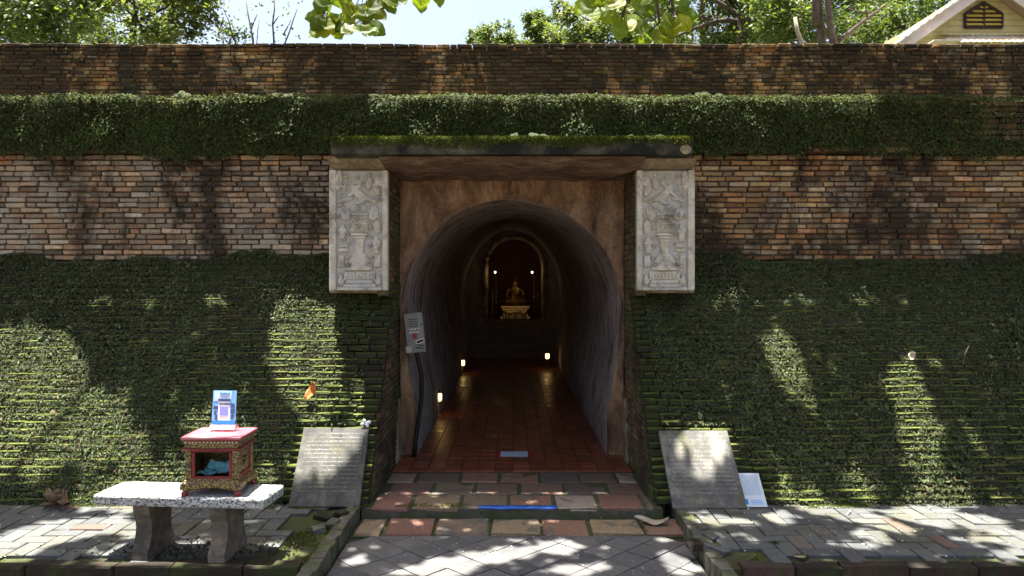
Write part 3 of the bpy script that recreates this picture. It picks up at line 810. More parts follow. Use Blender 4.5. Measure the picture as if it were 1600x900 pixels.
tree("leafy_tree", "dense dark green tree with drooping foliage behind the ochre bricks of the upper wall", stem(60, 15), at(62, -160, 15), .2, [(at(60, 20, 15), at(-40, -60, 15), .07), (at(60, 40, 15), at(140, -40, 14.6), .06)], blob(-60, 140, -130, 60, 15, 17, .85), 15000, .13, L_tree)
tree("leafy_tree", "yellow green tree leaning beside the dense dark tree behind the wall", stem(120, 17), at(130, -60, 17), .13, [(at(125, 40, 17), at(190, -20, 17), .05)], blob(60, 215, -90, 64, 17, 17, .8), 12000, .12, L_tree2)
tree("leafy_tree", "open branching tree with pale sunlit leaves next to the bare branches", stem(222, 18), at(215, -30, 18), .11, [(at(222, 45, 18), at(185, 5, 18), .05), (at(222, 50, 18), at(262, 22, 18), .05), (at(220, 30, 18), at(300, -25, 18), .05)], blob(175, 325, -50, 60, 18, 24, .62), 11000, .14, L_tree2)
random.seed(15)
bare = thing("bare_tree", stem(395, 16), "leafless shrub with thin dark upright branches against the pale sky", "tree")
for (a, c, r0) in (((395, 72), (385, 5), .035), ((395, 72), (350, 15), .03), ((408, 72), (428, -5), .035), ((415, 72), (405, 30), .02), ((440, 72), (465, 15), .03), ((370, 72), (345, 40), .022), ((392, 45), (402, 22), .02), ((425, 40), (436, 25), .018), ((442, 55), (455, 30), .018)):
    b = MB(); limb(b, at(*a, 16) - Vector((0, 0, 1.5 if a[1] > 70 else 0)), at(*c, 16), r0, r0 * .35, .06, 8); b.build("branch", M_bark, bare, smooth=True)
P = np.array([tuple(at(random.uniform(338, 475), random.uniform(0, 66), 16)) for i in range(60)] + [tuple(at(random.gauss(365, 14), random.gauss(55, 8), 16)) for i in range(170)])
put("leaves", leaf_mesh("leaves", P, jitter(len(P), 1), jitter(len(P), 1), RNG.uniform(.05, .12, len(P)), RNG.uniform(.03, .07, len(P))), L_tree, bare)["kind"] = "stuff"
random.seed(25)
tree("leafy_tree", "small distant tree clump peeping over the middle of the upper wall", stem(770, 30), at(765, 48, 30), .12, [], blob(742, 815, 48, 74, 30, 10, .55), 3800, .17, L_tree)
tree("leafy_tree", "rounded distant tree rising beside the small clump over the wall", stem(845, 30), at(845, 30, 30), .14, [], blob(818, 875, 28, 72, 30, 12, .6), 5200, .17, L_tree)
tree("leafy_tree", "hazy light green tree behind the yellow hanging leaves", stem(950, 26), at(940, 0, 26), .18, [(at(945, 50, 26), at(900, 20, 26), .06)], blob(888, 1010, 8, 70, 26, 17, .75), 8000, .17, L_tree2)
tree("leafy_tree", "feathery tree with a long bare arching limb over the upper wall", stem(1190, 19), at(1150, 30, 19), .20, [(at(1195, 46, 19), at(1095, -15, 19), .10), (at(1150, 35, 19), at(1045, 62, 19), .08), (at(1140, 30, 19), at(1075, 20, 19), .05)], blob(1030, 1200, -60, 72, 20.5, 22, .75), 13000, .14, L_tree)
tree("leafy_tree", "tall twin stemmed tree with reddish brown trunks beside the feathery tree", stem(1277, 16), at(1290, -120, 16), .12, [(at(1277, 40, 16), at(1258, -40, 16), .10), (at(1308, 90, 15.8), at(1306, -100, 15.8), .09), (at(1310, 65, 16), at(1385, 5, 16), .06)], blob(1190, 1350, -110, 60, 18.3, 18, .85), 12000, .13, L_tree)
tree("leafy_tree", "bushy tree with slender stem growing next to the gabled house", stem(1410, 20), at(1412, -60, 20), .10, [(at(1410, 50, 20), at(1360, 25, 20), .05)], blob(1340, 1460, -70, 66, 20.5, 14, .8), 9000, .14, L_tree)
tree("dead_tree", "pale slanting dead stem between the feathery tree and the twin trunks", at(1275, 95, 15.5) - Vector((0, 0, .9)), at(1243, 28, 15.5), .07, [], [], 0, 0, None, M_palebark)

tree("leafy_tree", "soft green tree filling the gap behind the arching limb", stem(1100, 27), at(1100, -20, 27), .2, [], blob(1000, 1230, -60, 74, 27, 20, 1.1), 11000, .18, L_tree2)
tree("leafy_tree", "deep green tree filling the sky behind the twin trunks", stem(1330, 25), at(1330, -40, 25), .2, [], blob(1200, 1470, -80, 74, 25, 24, 1.1), 13000, .17, L_tree)
tree("leafy_tree", "pale feathery tree far behind the dense dark tree", stem(30, 25), at(30, -40, 25), .2, [], blob(-80, 200, -60, 74, 25, 16, 1.0), 8000, .17, L_tree2)
# large leaved tree whose branches hang into view; each leaf its own part
def big_leaf_mesh(seed):
    random.seed(seed); V = []; F = []; nu, nv = 9, 4
    ph = random.uniform(0, 6)
    for i in range(nu + 1):
        f = i / nu; w = .40 * math.sin(math.pi * min(1, f * .93 + .05)) ** .62 * (1 + .07 * math.sin(f * 19 + ph))
        for j in range(-nv, nv + 1):
            g_ = j / nv; V.append((g_ * w, .10 * abs(g_) * w + .05 * math.sin(f * 5 + ph) + .035 * math.sin(f * 16 + abs(g_) * 3), -f + .05 * abs(g_) ** 2))
    m = 2 * nv + 1
    for i in range(nu):
        for j in range(2 * nv): a = i * m + j; F.append((a, a + 1, a + m + 1, a + m))
    me = bpy.data.meshes.new("big_leaf"); me.from_pydata(V, [], F); me.materials.append(L_teak)
    me.polygons.foreach_set("use_smooth", [True] * len(F)); me.update(); return me
BL = [big_leaf_mesh(k) for k in range(5)]
def teak(trunk, label, stems, leaves, group=None):
    random.seed(len(leaves))
    root = thing("large_leaved_tree", trunk, label, "tree", group); og = ORIG[root]
    t = Vector(trunk); b = MB(); limb(b, t, t + Vector((0, 0, 5.2)), .2, .12, .02); b.build("trunk", M_bark, root, smooth=True)
    hub = t + Vector((0, 0, 4.6))
    for pts in stems:
        q = [at(*p) for p in pts]; b = MB()
        pr = [hub, hub.lerp(q[0], .5) + Vector((0, 0, .5))] + q
        b.tube(pr, [.07, .05] + [.03 - .018 * i / len(q) for i in range(len(q))], 7); b.build("branch", M_bark, root, smooth=True)
    for (px, py, size, ang) in leaves:
        d = 10.7 + random.uniform(-.25, .25); q = at(px, py, d)
        o = bpy.data.objects.new("leaf", random.choice(BL)); link(o, root); s = size * d / FPX
        o.rotation_euler = (random.uniform(-.75, .25), R(ang), random.uniform(-.8, .8)); o.scale = (s, s, s)
        o.location = q - og
        pb = MB(); up_ = Matrix.Rotation(R(ang), 3, 'Y') @ Vector((0, 0, 1)); pb.tube([q - up_ * s * .05, q + up_ * s * .14 + Vector((random.uniform(-.03, .03), .02, .05))], [.006, .008], 5); pb.build("leaf_stalk", M_bark, root)
lv1 = [(505, 22, 30, 75), (507, 26, 32, 40), (507, 25, 42, 3), (510, 24, 36, -45), (512, 20, 38, -70), (500, 40, 28, 30), (520, 32, 34, -25), (508, -8, 34, 20),
       (556, 8, 36, 35), (548, -8, 40, 60), (565, 5, 36, -10), (575, 0, 40, -45), (560, 36, 34, 40), (563, 38, 34, 10), (568, 36, 36, -28), (574, 34, 34, -55), (556, 38, 30, 70), (548, 10, 32, 20),
       (598, -8, 30, 10), (604, -6, 30, -30), (590, 0, 34, 15), (628, -22, 44, -5), (614, -10, 36, 25), (662, -24, 44, 0), (684, -26, 36, -15), (690, -28, 34, 25)]
teak(Vector((-9.4, 11.2, TZ)), "big round leaved branches hanging in front of pale sky beside the bare shrub", [[(500, -90, 10.7), (506, -30, 10.7), (506, 22, 10.7)], [(580, -90, 10.7), (610, -10, 10.7), (592, 22, 10.7), (565, 38, 10.7)], [(600, -80, 10.7), (660, -30, 10.7), (690, -24, 10.7)]], lv1)
lv2 = [(925, -6, 36, 25), (940, -10, 40, -5), (950, -6, 36, -40), (918, 4, 32, 50), (930, 10, 30, 15), (955, 2, 32, 20),
       (970, 28, 34, 45), (972, 30, 36, 12), (976, 30, 34, -25), (978, 26, 34, -60), (966, 24, 30, 80), (1003, -14, 36, 10), (1010, -12, 36, -30), (1030, -20, 36, 20), (1048, -22, 40, -10),
       (1050, 24, 32, 40), (1053, 26, 34, 5), (1058, 24, 34, -35), (1062, 20, 30, -70), (1022, 44, 32, 45), (1026, 46, 34, 5), (1030, 42, 36, -35), (1008, 46, 30, 25), (1012, 36, 30, 65), (1000, 56, 26, -10), (1036, 50, 30, -10), (1020, 10, 28, 50), (1060, -6, 30, -25)]
teak(Vector((9.9, 12.5, TZ)), "sunlit yellow green large leaved branches hanging before the feathery trees", [[(1010, -90, 10.7), (985, -20, 10.7), (972, 28, 10.7)], [(1030, -80, 10.7), (1026, 0, 10.7), (1030, 35, 10.7), (998, 66, 10.7)], [(1060, -80, 10.7), (1048, -10, 10.7), (1053, 24, 10.7)], [(960, -80, 10.7), (940, -12, 10.7)]], lv2)

# ------------------------------------------------------------------ shade trees over the forecourt (crowns above the frame)
LIT = [(757, 876, 150, 11, -9), (815, 851, 28, 6, 0), (880, 860, 38, 9, 8), (942, 858, 14, 9, 0), (560, 884, 26, 9, -10), (1030, 848, 30, 7, 5), (1055, 880, 34, 14, 10), (1080, 896, 50, 12, 0), (680, 896, 70, 12, 0), (548, 868, 14, 6, 0), (900, 893, 60, 7, 0),
       (1135, 819, 66, 8, 4), (1220, 811, 23, 8, 0), (1335, 812, 90, 11, 15), (1362, 842, 36, 6, 22), (1345, 855, 26, 8, 0), (1172, 847, 16, 5, 0), (1470, 812, 95, 13, 6), (1560, 830, 65, 12, 14), (1570, 852, 50, 9, 10), (1580, 874, 34, 8, 5), (1490, 847, 16, 5, 0), (1280, 796, 34, 5, 0), (1470, 796, 50, 5, 0),
       (90, 838, 125, 17, -8), (170, 797, 50, 7, 0), (20, 865, 45, 12, 0), (190, 832, 30, 8, 0),
       (478, 545, 48, 62, 10), (495, 612, 40, 45, 0), (55, 600, 75, 75, 0), (60, 690, 85, 55, 0), (190, 715, 42, 26, 0), (140, 655, 50, 40, 0), (30, 545, 40, 26, 0),
       (492, 690, 16, 24, 0), (505, 715, 9, 30, 8), (526, 722, 9, 32, 12), (480, 748, 13, 17, 0), (548, 692, 9, 26, 8),
       (235, 766, 95, 16, 0), (415, 768, 32, 14, 0), (340, 676, 62, 12, 0),
       (1225, 572, 28, 40, 0), (1238, 612, 24, 26, 0), (1418, 620, 30, 40, 0), (1440, 690, 28, 42, 0), (1452, 765, 22, 30, 0), (1335, 770, 30, 22, 0), (1250, 782, 26, 9, 0),
       (1110, 715, 22, 42, 0), (1080, 698, 18, 26, 0), (1106, 770, 13, 15, 0)]
def surf_h(x, y):
    h = np.where(np.abs(x) < 1.15, 0.0, ZP)
    on = (y >= BY) & (np.abs(x) > PX); h = np.where(on, BZ + (y - BY) * DH / DT, h)
    h = np.where((y >= 5.95) & (np.abs(x) < 1.46), 2.91, h); h = np.where(y >= 6.66, 3.42, h); h = np.where(y >= 9.8, 4.9, h)
    h = np.where((np.abs(x + 1.95) < .54) & (np.abs(y - 4.5) < .17), .485, h); h = np.where((np.abs(x + 1.78) < .18) & (np.abs(y - 4.49) < .15), .84, h)
    return h
def shade_mask(P):
    """False where a leaf would stand in one of the gaps that let the sun through"""
    s = np.array(SUN); hit = np.full((len(P), 3), np.nan); done = np.zeros(len(P), bool)
    for z in np.arange(5.0, -.11, -.02):
        t = (P[:, 2] - z) / s[2]; x = P[:, 0] - s[0] * t; y = P[:, 1] - s[1] * t
        now = ~done & (z <= surf_h(x, y)); hit[now] = np.stack([x, y, np.full(len(x), z)], 1)[now]; done |= now
    x, y, z = hit.T; y = np.maximum(y, .5); px = CX + FPX * x / y; py = CY + FPX * (CZ - z) / y
    wx = px + 9 * sines(x, y, 9, 31); wy = py + 4 * sines(x, y, 11, 32)
    lit = np.zeros(len(P), bool)
    for (cx, cy, rx, ry, a) in LIT:
        ca, sa = math.cos(R(a)), math.sin(R(a)); u = (wx - cx) * ca + (wy - cy) * sa; v = -(wx - cx) * sa + (wy - cy) * ca
        g_ = np.where(z < .05, -4.0, np.where(z < .2, -1.0, 5.0)); lit |= (u / np.maximum(rx + g_, 3)) ** 2 + (v / np.maximum(ry + g_ * .6, 2)) ** 2 < 1
    top = z > 2.5; lit = np.where(top, sines(x, y, 2.2, 77) > -.45, lit)
    lit |= (y < 4.2) & (sines(x, y, 4, 41) > .25)
    return ~lit
def shade_tree(side, label):
    root = thing("shade_tree", (side * 8.3, 2.0, -.16), label, "tree")
    b = MB(); t0 = Vector((side * 8.3, 2.0, -.16)); hub = Vector((side * 7.8, 2.6, 5.4)); limb(b, t0, hub, .28, .2, .02); b.build("trunk", M_bark, root, smooth=True)
    for e in ((side * .6, 1.5, 7.6), (side * .8, 5.2, 7.8), (side * 2.5, 8.6, 8.0), (side * 6.5, 7.5, 7.9), (side * 4.0, 3.5, 8.2)):
        lb = MB(); limb(lb, hub, Vector(e), .045, .012, .03); lb.build("limb", M_bark, root, smooth=True)
    n = 62000; x = RNG.uniform(-.2, 9.2, n) * side; y = RNG.uniform(.2, 9.9, n); z = RNG.uniform(6.3, 8.0, n)
    P = np.stack([x, y, z], 1); a = RNG.uniform(0, 6.283, n); D = np.stack([np.cos(a), np.sin(a), RNG.normal(0, .15, n)], 1); L = RNG.uniform(.10, .20, n)
    ok = shade_mask(P) & shade_mask(P + D * L[:, None] * .5) & shade_mask(P + D * L[:, None]); P, D, L = P[ok], D[ok], L[ok]; n = len(P)
    put("crown", leaf_mesh("crown", P, np.array([[0, 0, 1.]]) + jitter(n, .22), D, L, L * RNG.uniform(.5, .7, n), .08), L_canopy, root)
shade_tree(-1, "tall shade tree arching its leafy crown over the bench side of the forecourt")
shade_tree(1, "tall shade tree arching its leafy crown over the white sign side of the forecourt")

# ------------------------------------------------------------------ carved panels
rt = NT("carved_stucco"); p_ = rt.pos()
c_ = rt.ramp(rt.noise(p_, 7, 6, .7), [(.3, (.42, .39, .31)), (.55, (.62, .59, .50)), (.75, (.72, .69, .61))])
c_ = rt.mix(rt.ramp(rt.noise(p_, 3.2, 4), [(.5, 0), (.64, .45)]), c_, (.34, .38, .46))
c_ = rt.mix(rt.ramp(rt.noise(p_, 5.4, 8, .78), [(.50, 0), (.66, .8)]), c_, (.15, .125, .09))
c_ = rt.mix(rt.ramp(rt.noise(p_, 60, 4, .7), [(.3, .5), (.45, 0)]), c_, (.10, .09, .07))
M_stucco = rt.bsdf(c_, .85, rt.bump(rt.noise(p_, 60, 5, .7), .5, .006), spec=.25)
rt = NT("carved_stucco_field"); p_ = rt.pos()
c_ = rt.ramp(rt.noise(p_, 9, 6, .7), [(.3, (.34, .33, .29)), (.55, (.48, .47, .43)), (.75, (.42, .47, .55))])
M_field = rt.bsdf(c_, .9, rt.bump(rt.noise(p_, 50, 5, .7), .6, .006), spec=.2)
def carved_panel(side, label):
    x0, x1 = (-1.555, -1.057) if side < 0 else (1.063, 1.555)
    z0, z1, yf = 1.675, 2.70, 6.30
    root = thing("carved_panel", ((x0 + x1) / 2, yf, z0), label, "relief panel", "carved panels flanking the arch")
    W, H = x1 - x0, z1 - z0
    def U(px): return x0 + (px - 65) / 335 * W
    def Z(py): return z0 + (835 - py) / 710 * H
    k = W / 335
    fl = -1 if side > 0 else 1
    def X(px): return U(px) if side < 0 else U(465 - px)
    b = MB(); b.box(((x0 + x1) / 2, yf + .04, (z0 + z1) / 2), (W - .004, .07, H - .004), ch=.006); b.build("backing", M_field, root)
    for a, c in ((65, 106), (368, 400)):
        b = MB(); b.box(((X(a) + X(c)) / 2, yf - .004, (z0 + z1) / 2), (abs(X(c) - X(a)), .03, H), ch=.008, jit=.001); b.build("border", M_stucco, root)
    b = MB(); b.box(((X(107) + X(367)) / 2, yf - .004, z0 + .014), (abs(X(367) - X(107)), .03, .028), ch=.006); b.build("border", M_stucco, root)
    def slab(name, a, c, t, bt, h=.034, par=None):
        m = MB(); m.box(((X(a) + X(c)) / 2, yf + .008 - h / 2 + .012, (Z(t) + Z(bt)) / 2), (abs(X(c) - X(a)), h, abs(Z(t) - Z(bt))), ch=.004, jit=.001); return m.build(name, M_stucco, par or root)
    def disc(px, py, r, par=None, name="roundel", h=.03):
        m = MB(); Mx = Matrix.Rotation(R(90), 4, 'X'); rr = r * k
        m.lathe([(rr, -.01), (rr, h * .55), (rr * .8, h * .75), (rr * .72, h * .5), (rr * .45, h * .5), (rr * .3, h * .9), (.001, h)], (X(px), yf, Z(py)), 14, M=Mx); m.build(name, M_stucco, par or root, smooth=False)
    def lump(m, px, py, rx, rz, h=.03, ang=0): m.ell((X(px), yf, Z(py)), (rx * k, h, rz * k), Euler((0, R(ang * fl), 0)), 12, 8)
    st_ = thing_part = slab("pedestal", 150, 326, 722, 770, .036)
    slab("pedestal_tier", 158, 320, 771, 796, .028, st_); slab("pedestal_tier", 146, 332, 797, 815, .042, st_)
    for q in range(8): slab("pedestal_block", 162 + q * 20, 176 + q * 20, 734, 760, .048, st_)
    m = MB(); prof = [(78 * k, 0), (80 * k, .012), (72 * k, .05), (56 * k, .10), (38 * k, .135), (24 * k, .165), (22 * k, .18)]
    m.lathe(prof, (X(237), yf + .005, Z(718)), 20, .5); dm = m.build("dome", M_stucco, root, smooth=True)
    for q in range(6): disc(176 + q * 24, 692 + 5 * abs(q - 2.5) * -.5, 14, dm, "scallop", .055)
    slab("stem", 215, 262, 545, 612, .036)
    for q, (a, c, t, bt) in enumerate(((208, 268, 532, 546), (200, 276, 516, 530), (192, 284, 496, 514))): slab("collar", a, c, t, bt, .036 + .006 * q)
    for (a, c, t, bt, ys) in ((186, 286, 440, 490, 466), (196, 280, 386, 436, 408)):
        bx_ = slab("tier", a, c, t, bt, .026); slab("tier_cornice", a - 6, c + 6, t - 4, t + 6, .04, bx_)
        for q in (219, 254): disc(q, ys, 17, bx_, "roundel", .04)
    disc(210, 349, 20); disc(258, 349, 20)
    # flames and foliage
    for (px, py, rx, rz, a) in ((158, 385, 32, 42, -12), (318, 380, 30, 46, 10), (340, 460, 22, 44, 0), (120, 185, 22, 62, 4), (352, 190, 30, 34, 20), (292, 205, 18, 40, 10), (335, 240, 20, 44, -20), (160, 300, 44, 14, -15)):
        m = MB(); lump(m, px, py, rx, rz, .034, a); o = m.build("leaf_scroll", M_stucco, root, smooth=True)
        m = MB(); lump(m, px, py + 3, rx * .45, rz * .6, .046, a); m.build("leaf_rib", M_stucco, o, smooth=True)
    # flying figure: trunk, head, limbs grown together
    def carved_figure(name, joints, edges):
        me = bpy.data.meshes.new(name)
        bm = bmesh.new(); ly = bm.verts.layers.skin.verify(); vs = [bm.verts.new((X(a), yf - .008, Z(c))) for a, c, r in joints]
        for i, j in edges: bm.edges.new((vs[i], vs[j]))
        for v, (a, c, r), i in zip(vs, joints, range(99)): v[ly].radius = (r * k * 1.3, r * k * 1.3); v[ly].use_root = (i == 0)
        bm.to_mesh(me); bm.free(); o = put(name, me, M_stucco, root)
        o.modifiers.new("skin", 'SKIN'); sb_ = o.modifiers.new("smooth", 'SUBSURF'); sb_.levels = 1; sb_.render_levels = 1
    carved_figure("flying_figure", [(235, 262, 16), (215, 245, 14), (203, 226, 9), (198, 208, 15), (190, 270, 8), (165, 285, 7), (260, 285, 14), (300, 300, 11), (335, 318, 8), (255, 315, 10), (215, 322, 8), (240, 215, 7), (256, 190, 9)],
             [(0, 1), (1, 2), (2, 3), (1, 4), (4, 5), (0, 6), (6, 7), (7, 8), (6, 9), (9, 10), (1, 11), (11, 12)])
    for (bx0, hy, sy) in ((142, 448, 1), (335, 520, -1)):
        carved_figure("attendant_figure", [(bx0, hy + 62, 15), (bx0, hy + 30, 15), (bx0, hy + 14, 8), (bx0, hy - 4, 14), (bx0 - 22, hy + 38, 7), (bx0 - 8, hy + 52, 6), (bx0 + 22, hy + 38, 7), (bx0 + 8, hy + 52, 6), (bx0 - 10, hy + 100, 9), (bx0 + 10, hy + 100, 9)], [(0, 1), (1, 2), (2, 3), (1, 4), (4, 5), (1, 6), (6, 7), (0, 8), (0, 9)])
    for (px, py, r0) in ((150, 225, 22), (175, 265, 16), (320, 345, 16), (130, 330, 20), (185, 400, 12), (292, 420, 14), (180, 455, 12), (300, 470, 14), (345, 400, 18), (175, 500, 14), (300, 520, 12), (180, 560, 13), (295, 575, 14), (168, 640, 14), (305, 640, 14), (350, 300, 18), (125, 270, 16), (290, 165, 22), (160, 165, 18), (225, 170, 16), (120, 400, 14), (352, 575, 14)):
        for q in range(3):
            a_ = q * 2.1 + px; m = MB(); lump(m, px + r0 * .5 * math.cos(a_), py + r0 * .5 * math.sin(a_), r0 * .62, r0 * .34, .026, math.degrees(a_)); m.build("foliage_curl", M_stucco, root, smooth=True)
    slab("figure_plinth", 124, 172, 562, 582, .034); slab("figure_plinth", 120, 176, 588, 606, .04); slab("figure_plinth", 116, 150, 630, 700, .03); slab("figure_plinth", 322, 358, 630, 700, .032)
    for bx0, sg in ((132, 1), (346, -1)):
        carved_figure("kneeling_figure", [(bx0, 790, 16), (bx0, 768, 14), (bx0, 754, 7), (bx0 + 2 * sg, 740, 14), (bx0 + 16 * sg, 776, 7), (bx0 + 26 * sg, 762, 6), (bx0 + 20 * sg, 802, 10), (bx0 - 8 * sg, 806, 10)], [(0, 1), (1, 2), (2, 3), (1, 4), (4, 5), (0, 6), (0, 7)])
carved_panel(-1, "pale carved stupa relief panel over the creeper with a worn sharp lower corner")
carved_panel(1, "pale carved stupa relief panel with bluish background next to the orange bricks")

# ------------------------------------------------------------------ inscription slabs and small sign
def insc(name, pale_scale, lich=.7, dk=1.0):
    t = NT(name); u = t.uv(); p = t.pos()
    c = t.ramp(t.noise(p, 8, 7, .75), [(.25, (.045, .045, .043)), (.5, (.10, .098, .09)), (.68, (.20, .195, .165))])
    c = t.mix(t.ramp(t.noise(t.scl(p, (1, 1, .5)), pale_scale, 6, .7, .4), [(.52, 0), (.66, lich)]), c, (.40, .38, .29))  # pale blotches in the stone colour, noise stretched along height
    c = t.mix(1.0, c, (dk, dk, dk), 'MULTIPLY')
    c = t.mix(t.ramp(t.noise(t.scl(p, (1, 1, .35)), 5.5, 4), [(.56, 0), (.68, .55)]), c, (.09, .09, .02))
    sx = t.n("SeparateXYZ", {0: u}); row = t.math('FRACT', t.math('MULTIPLY', sx.outputs[1], 19.0))
    band = t.math('MULTIPLY', t.math('GREATER_THAN', row, .38), t.math('LESS_THAN', row, .72))
    rid = t.math('FLOOR', t.math('MULTIPLY', sx.outputs[1], 19.0))
    word = t.n("TexNoise", {"Vector": t.n("CombineXYZ", {0: t.math('MULTIPLY', sx.outputs[0], 95.0), 1: t.math('MULTIPLY', sx.outputs[1], 70.0), 2: rid}).outputs[0], "Scale": 1.0, "Detail": 2.0}).outputs[0]
    mk = t.math('MULTIPLY', band, t.math('GREATER_THAN', word, .54))
    inx = t.math('MULTIPLY', t.math('GREATER_THAN', sx.outputs[0], .08), t.math('LESS_THAN', sx.outputs[0], .93))
    iny = t.math('MULTIPLY', t.math('GREATER_THAN', sx.outputs[1], .16), t.math('LESS_THAN', sx.outputs[1], .95))
    mk = t.math('MULTIPLY', mk, t.math('MULTIPLY', inx, iny)); wear = t.ramp(t.noise(p, 6, 5), [(.36, .08), (.6, .75)])
    c = t.mix(t.math('MULTIPLY', mk, wear), c, (.42, .41, .37))
    return t.bsdf(c, .75, t.bump(t.math('ADD', t.noise(p, 60, 5, .7), t.math('MULTIPLY', mk, -.5)), .5, .005), spec=.35)
def leaning_board(name, BL_, BR_, TL, TR, th, mat, label, cat, uvmat=True, parts=()):
    """a flat board between four bottom / top corners (world), real thickness behind the face"""
    BL_, BR_, TL, TR = map(Vector, (BL_, BR_, TL, TR)); n = (BR_ - BL_).cross(TL - BL_).normalized()
    if n.y > 0: n = -n
    F_ = [BL_, BR_, TR, TL]; B_ = [q - n * th for q in F_]
    bm = bmesh.new(); vs = [bm.verts.new(q) for q in F_ + B_]
    f = bm.faces.new(vs[:4])
    bm.faces.new(vs[7:3:-1])
    for i in range(4): bm.faces.new((vs[i], vs[4 + i], vs[4 + (i + 1) % 4], vs[(i + 1) % 4]))
    bmesh.ops.recalc_face_normals(bm, faces=bm.faces); uvl = bm.loops.layers.uv.new("UVMap")
    w = {0: (0, 0), 1: (1, 0), 2: (1, 1), 3: (0, 1)}; bm.verts.index_update()
    for fc in bm.faces:
        for lp in fc.loops: lp[uvl].uv = w[lp.vert.index % 4]
    bmesh.ops.bevel(bm, geom=[e for e in bm.edges], offset=min(.004, th * .25), segments=1, affect='EDGES')
    me = bpy.data.meshes.new(name); bm.to_mesh(me); bm.free()
    if uvmat: o = put(name, me, mat, None, (BL_ + BR_) / 2); return tag(o, label, cat), n
    root = thing(name, (BL_ + BR_) / 2, label, cat); put("board", me, mat, root); return root, n
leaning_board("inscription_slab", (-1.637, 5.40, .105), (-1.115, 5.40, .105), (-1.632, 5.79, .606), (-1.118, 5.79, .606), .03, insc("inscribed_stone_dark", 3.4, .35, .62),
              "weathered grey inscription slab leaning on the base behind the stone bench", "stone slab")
leaning_board("inscription_slab", (1.171, 5.365, .105), (1.71, 5.365, .105), (1.141, 5.755, .592), (1.676, 5.755, .592), .03, insc("inscribed_stone_pale", 2.2),
              "pale lichen blotched inscription slab leaning in front of the white sign", "stone slab")
M_signw = plain("sign_paper", (.55, .62, .68), .45, .05, 6, 0, spec=.4)
M_signb = plain("sign_blue", (.03, .22, .60), .45, .1, 6, 0, spec=.4)
M_ink = plain("navy_ink", (.05, .08, .20), .5, .1, 8, 0)
M_mid = plain("sky_blue_print", (.16, .40, .74), .45, .25, 14, 0, spec=.4)
c0, c1, t0_, t1_ = Vector((1.655, 5.395, .106)), Vector((1.868, 5.395, .106)), Vector((1.64, 5.555, .312)), Vector((1.853, 5.555, .312))
sg, n_ = leaning_board("payment_sign", c0, c1, t0_, t1_, .008, M_signw, "small white board with blue emblem tucked behind the pale inscription slab", "sign", False)
def onboard(u, v): return (c0 * (1 - u) + c1 * u) * (1 - v) + (t0_ * (1 - u) + t1_ * u) * v
def patch(root, mat, name, u0, u1, v0, v1, fn, n, off=.002):
    F_ = [fn(u0, v0), fn(u1, v0), fn(u1, v1), fn(u0, v1)]; A = [q + n * off for q in F_]; B = [q + n * .0003 for q in F_]
    b = MB(); b.add(A + B, [(0, 1, 2, 3), (7, 6, 5, 4)] + [(i, 4 + i, 4 + (i + 1) % 4, (i + 1) % 4) for i in range(4)]); return b.build(name, mat, root)
patch(sg, M_signb, "emblem", .22, .38, .07, .22, onboard, n_)
for q in range(3): patch(sg, M_mid, "print_line", .46, .88, .07 + q * .05, .09 + q * .05, onboard, n_, .0015)
patch(sg, plain("sign_panel", (.42, .50, .60), .45, .1, 30, 0), "blank_panel", .1, .9, .34, .93, onboard, n_, .0015)

# ------------------------------------------------------------------ stone bench
zt = NT("terrazzo"); o_ = zt.obj()
vr = zt.n("TexVoronoi", {"Vector": o_, "Scale": 130.0})
c_ = zt.ramp(zt.n("SeparateColor", {0: vr.outputs["Color"]}).outputs[0], [(.12, (.06, .065, .065)), (.3, (.28, .30, .30)), (.55, (.46, .48, .47)), (.9, (.62, .63, .60))], 'CONSTANT')
c_ = zt.mix(zt.ramp(zt.noise(o_, 4, 5), [(.4, 0), (.75, .5)]), c_, (.20, .19, .15))
M_terrazzo = zt.bsdf(c_, .6, zt.bump(zt.noise(o_, 120, 3), .25, .003), spec=.4)
M_leg = plain("weathered_concrete", (.17, .14, .105), .9, .4, 14, .8, dirt=(.06, .055, .045), dirt_th=.52)
ROT = -.085
bench = thing("stone_bench", (-1.955, 4.50, ZP), "speckled grey stone bench on two curved legs with donation box on top", "bench")
bench.rotation_euler.z = ROT
def bpart(b, name, mat, smooth=False):
    o = bpy.data.objects.new(name, b.mesh(name, smooth)); o.data.materials.append(mat); link(o, bench); ORIG[o] = ORIG[bench]; return o
b = MB(); b.box((0, 0, .352), (1.05, .31, .066), ch=.014); bpart(b, "seat", M_terrazzo)
pf = [(.150, 0), (.152, .05), (.128, .085), (.112, .13), (.104, .18), (.112, .23), (.132, .27), (.140, .317)]
for xl in (-.235, .235):
    b = MB(); poly = [(-w, z) for w, z in pf] + [(w, z) for w, z in reversed(pf)]
    b.prism(poly, 'x', xl - .05, xl + .05); bpart(b, "leg", M_leg)
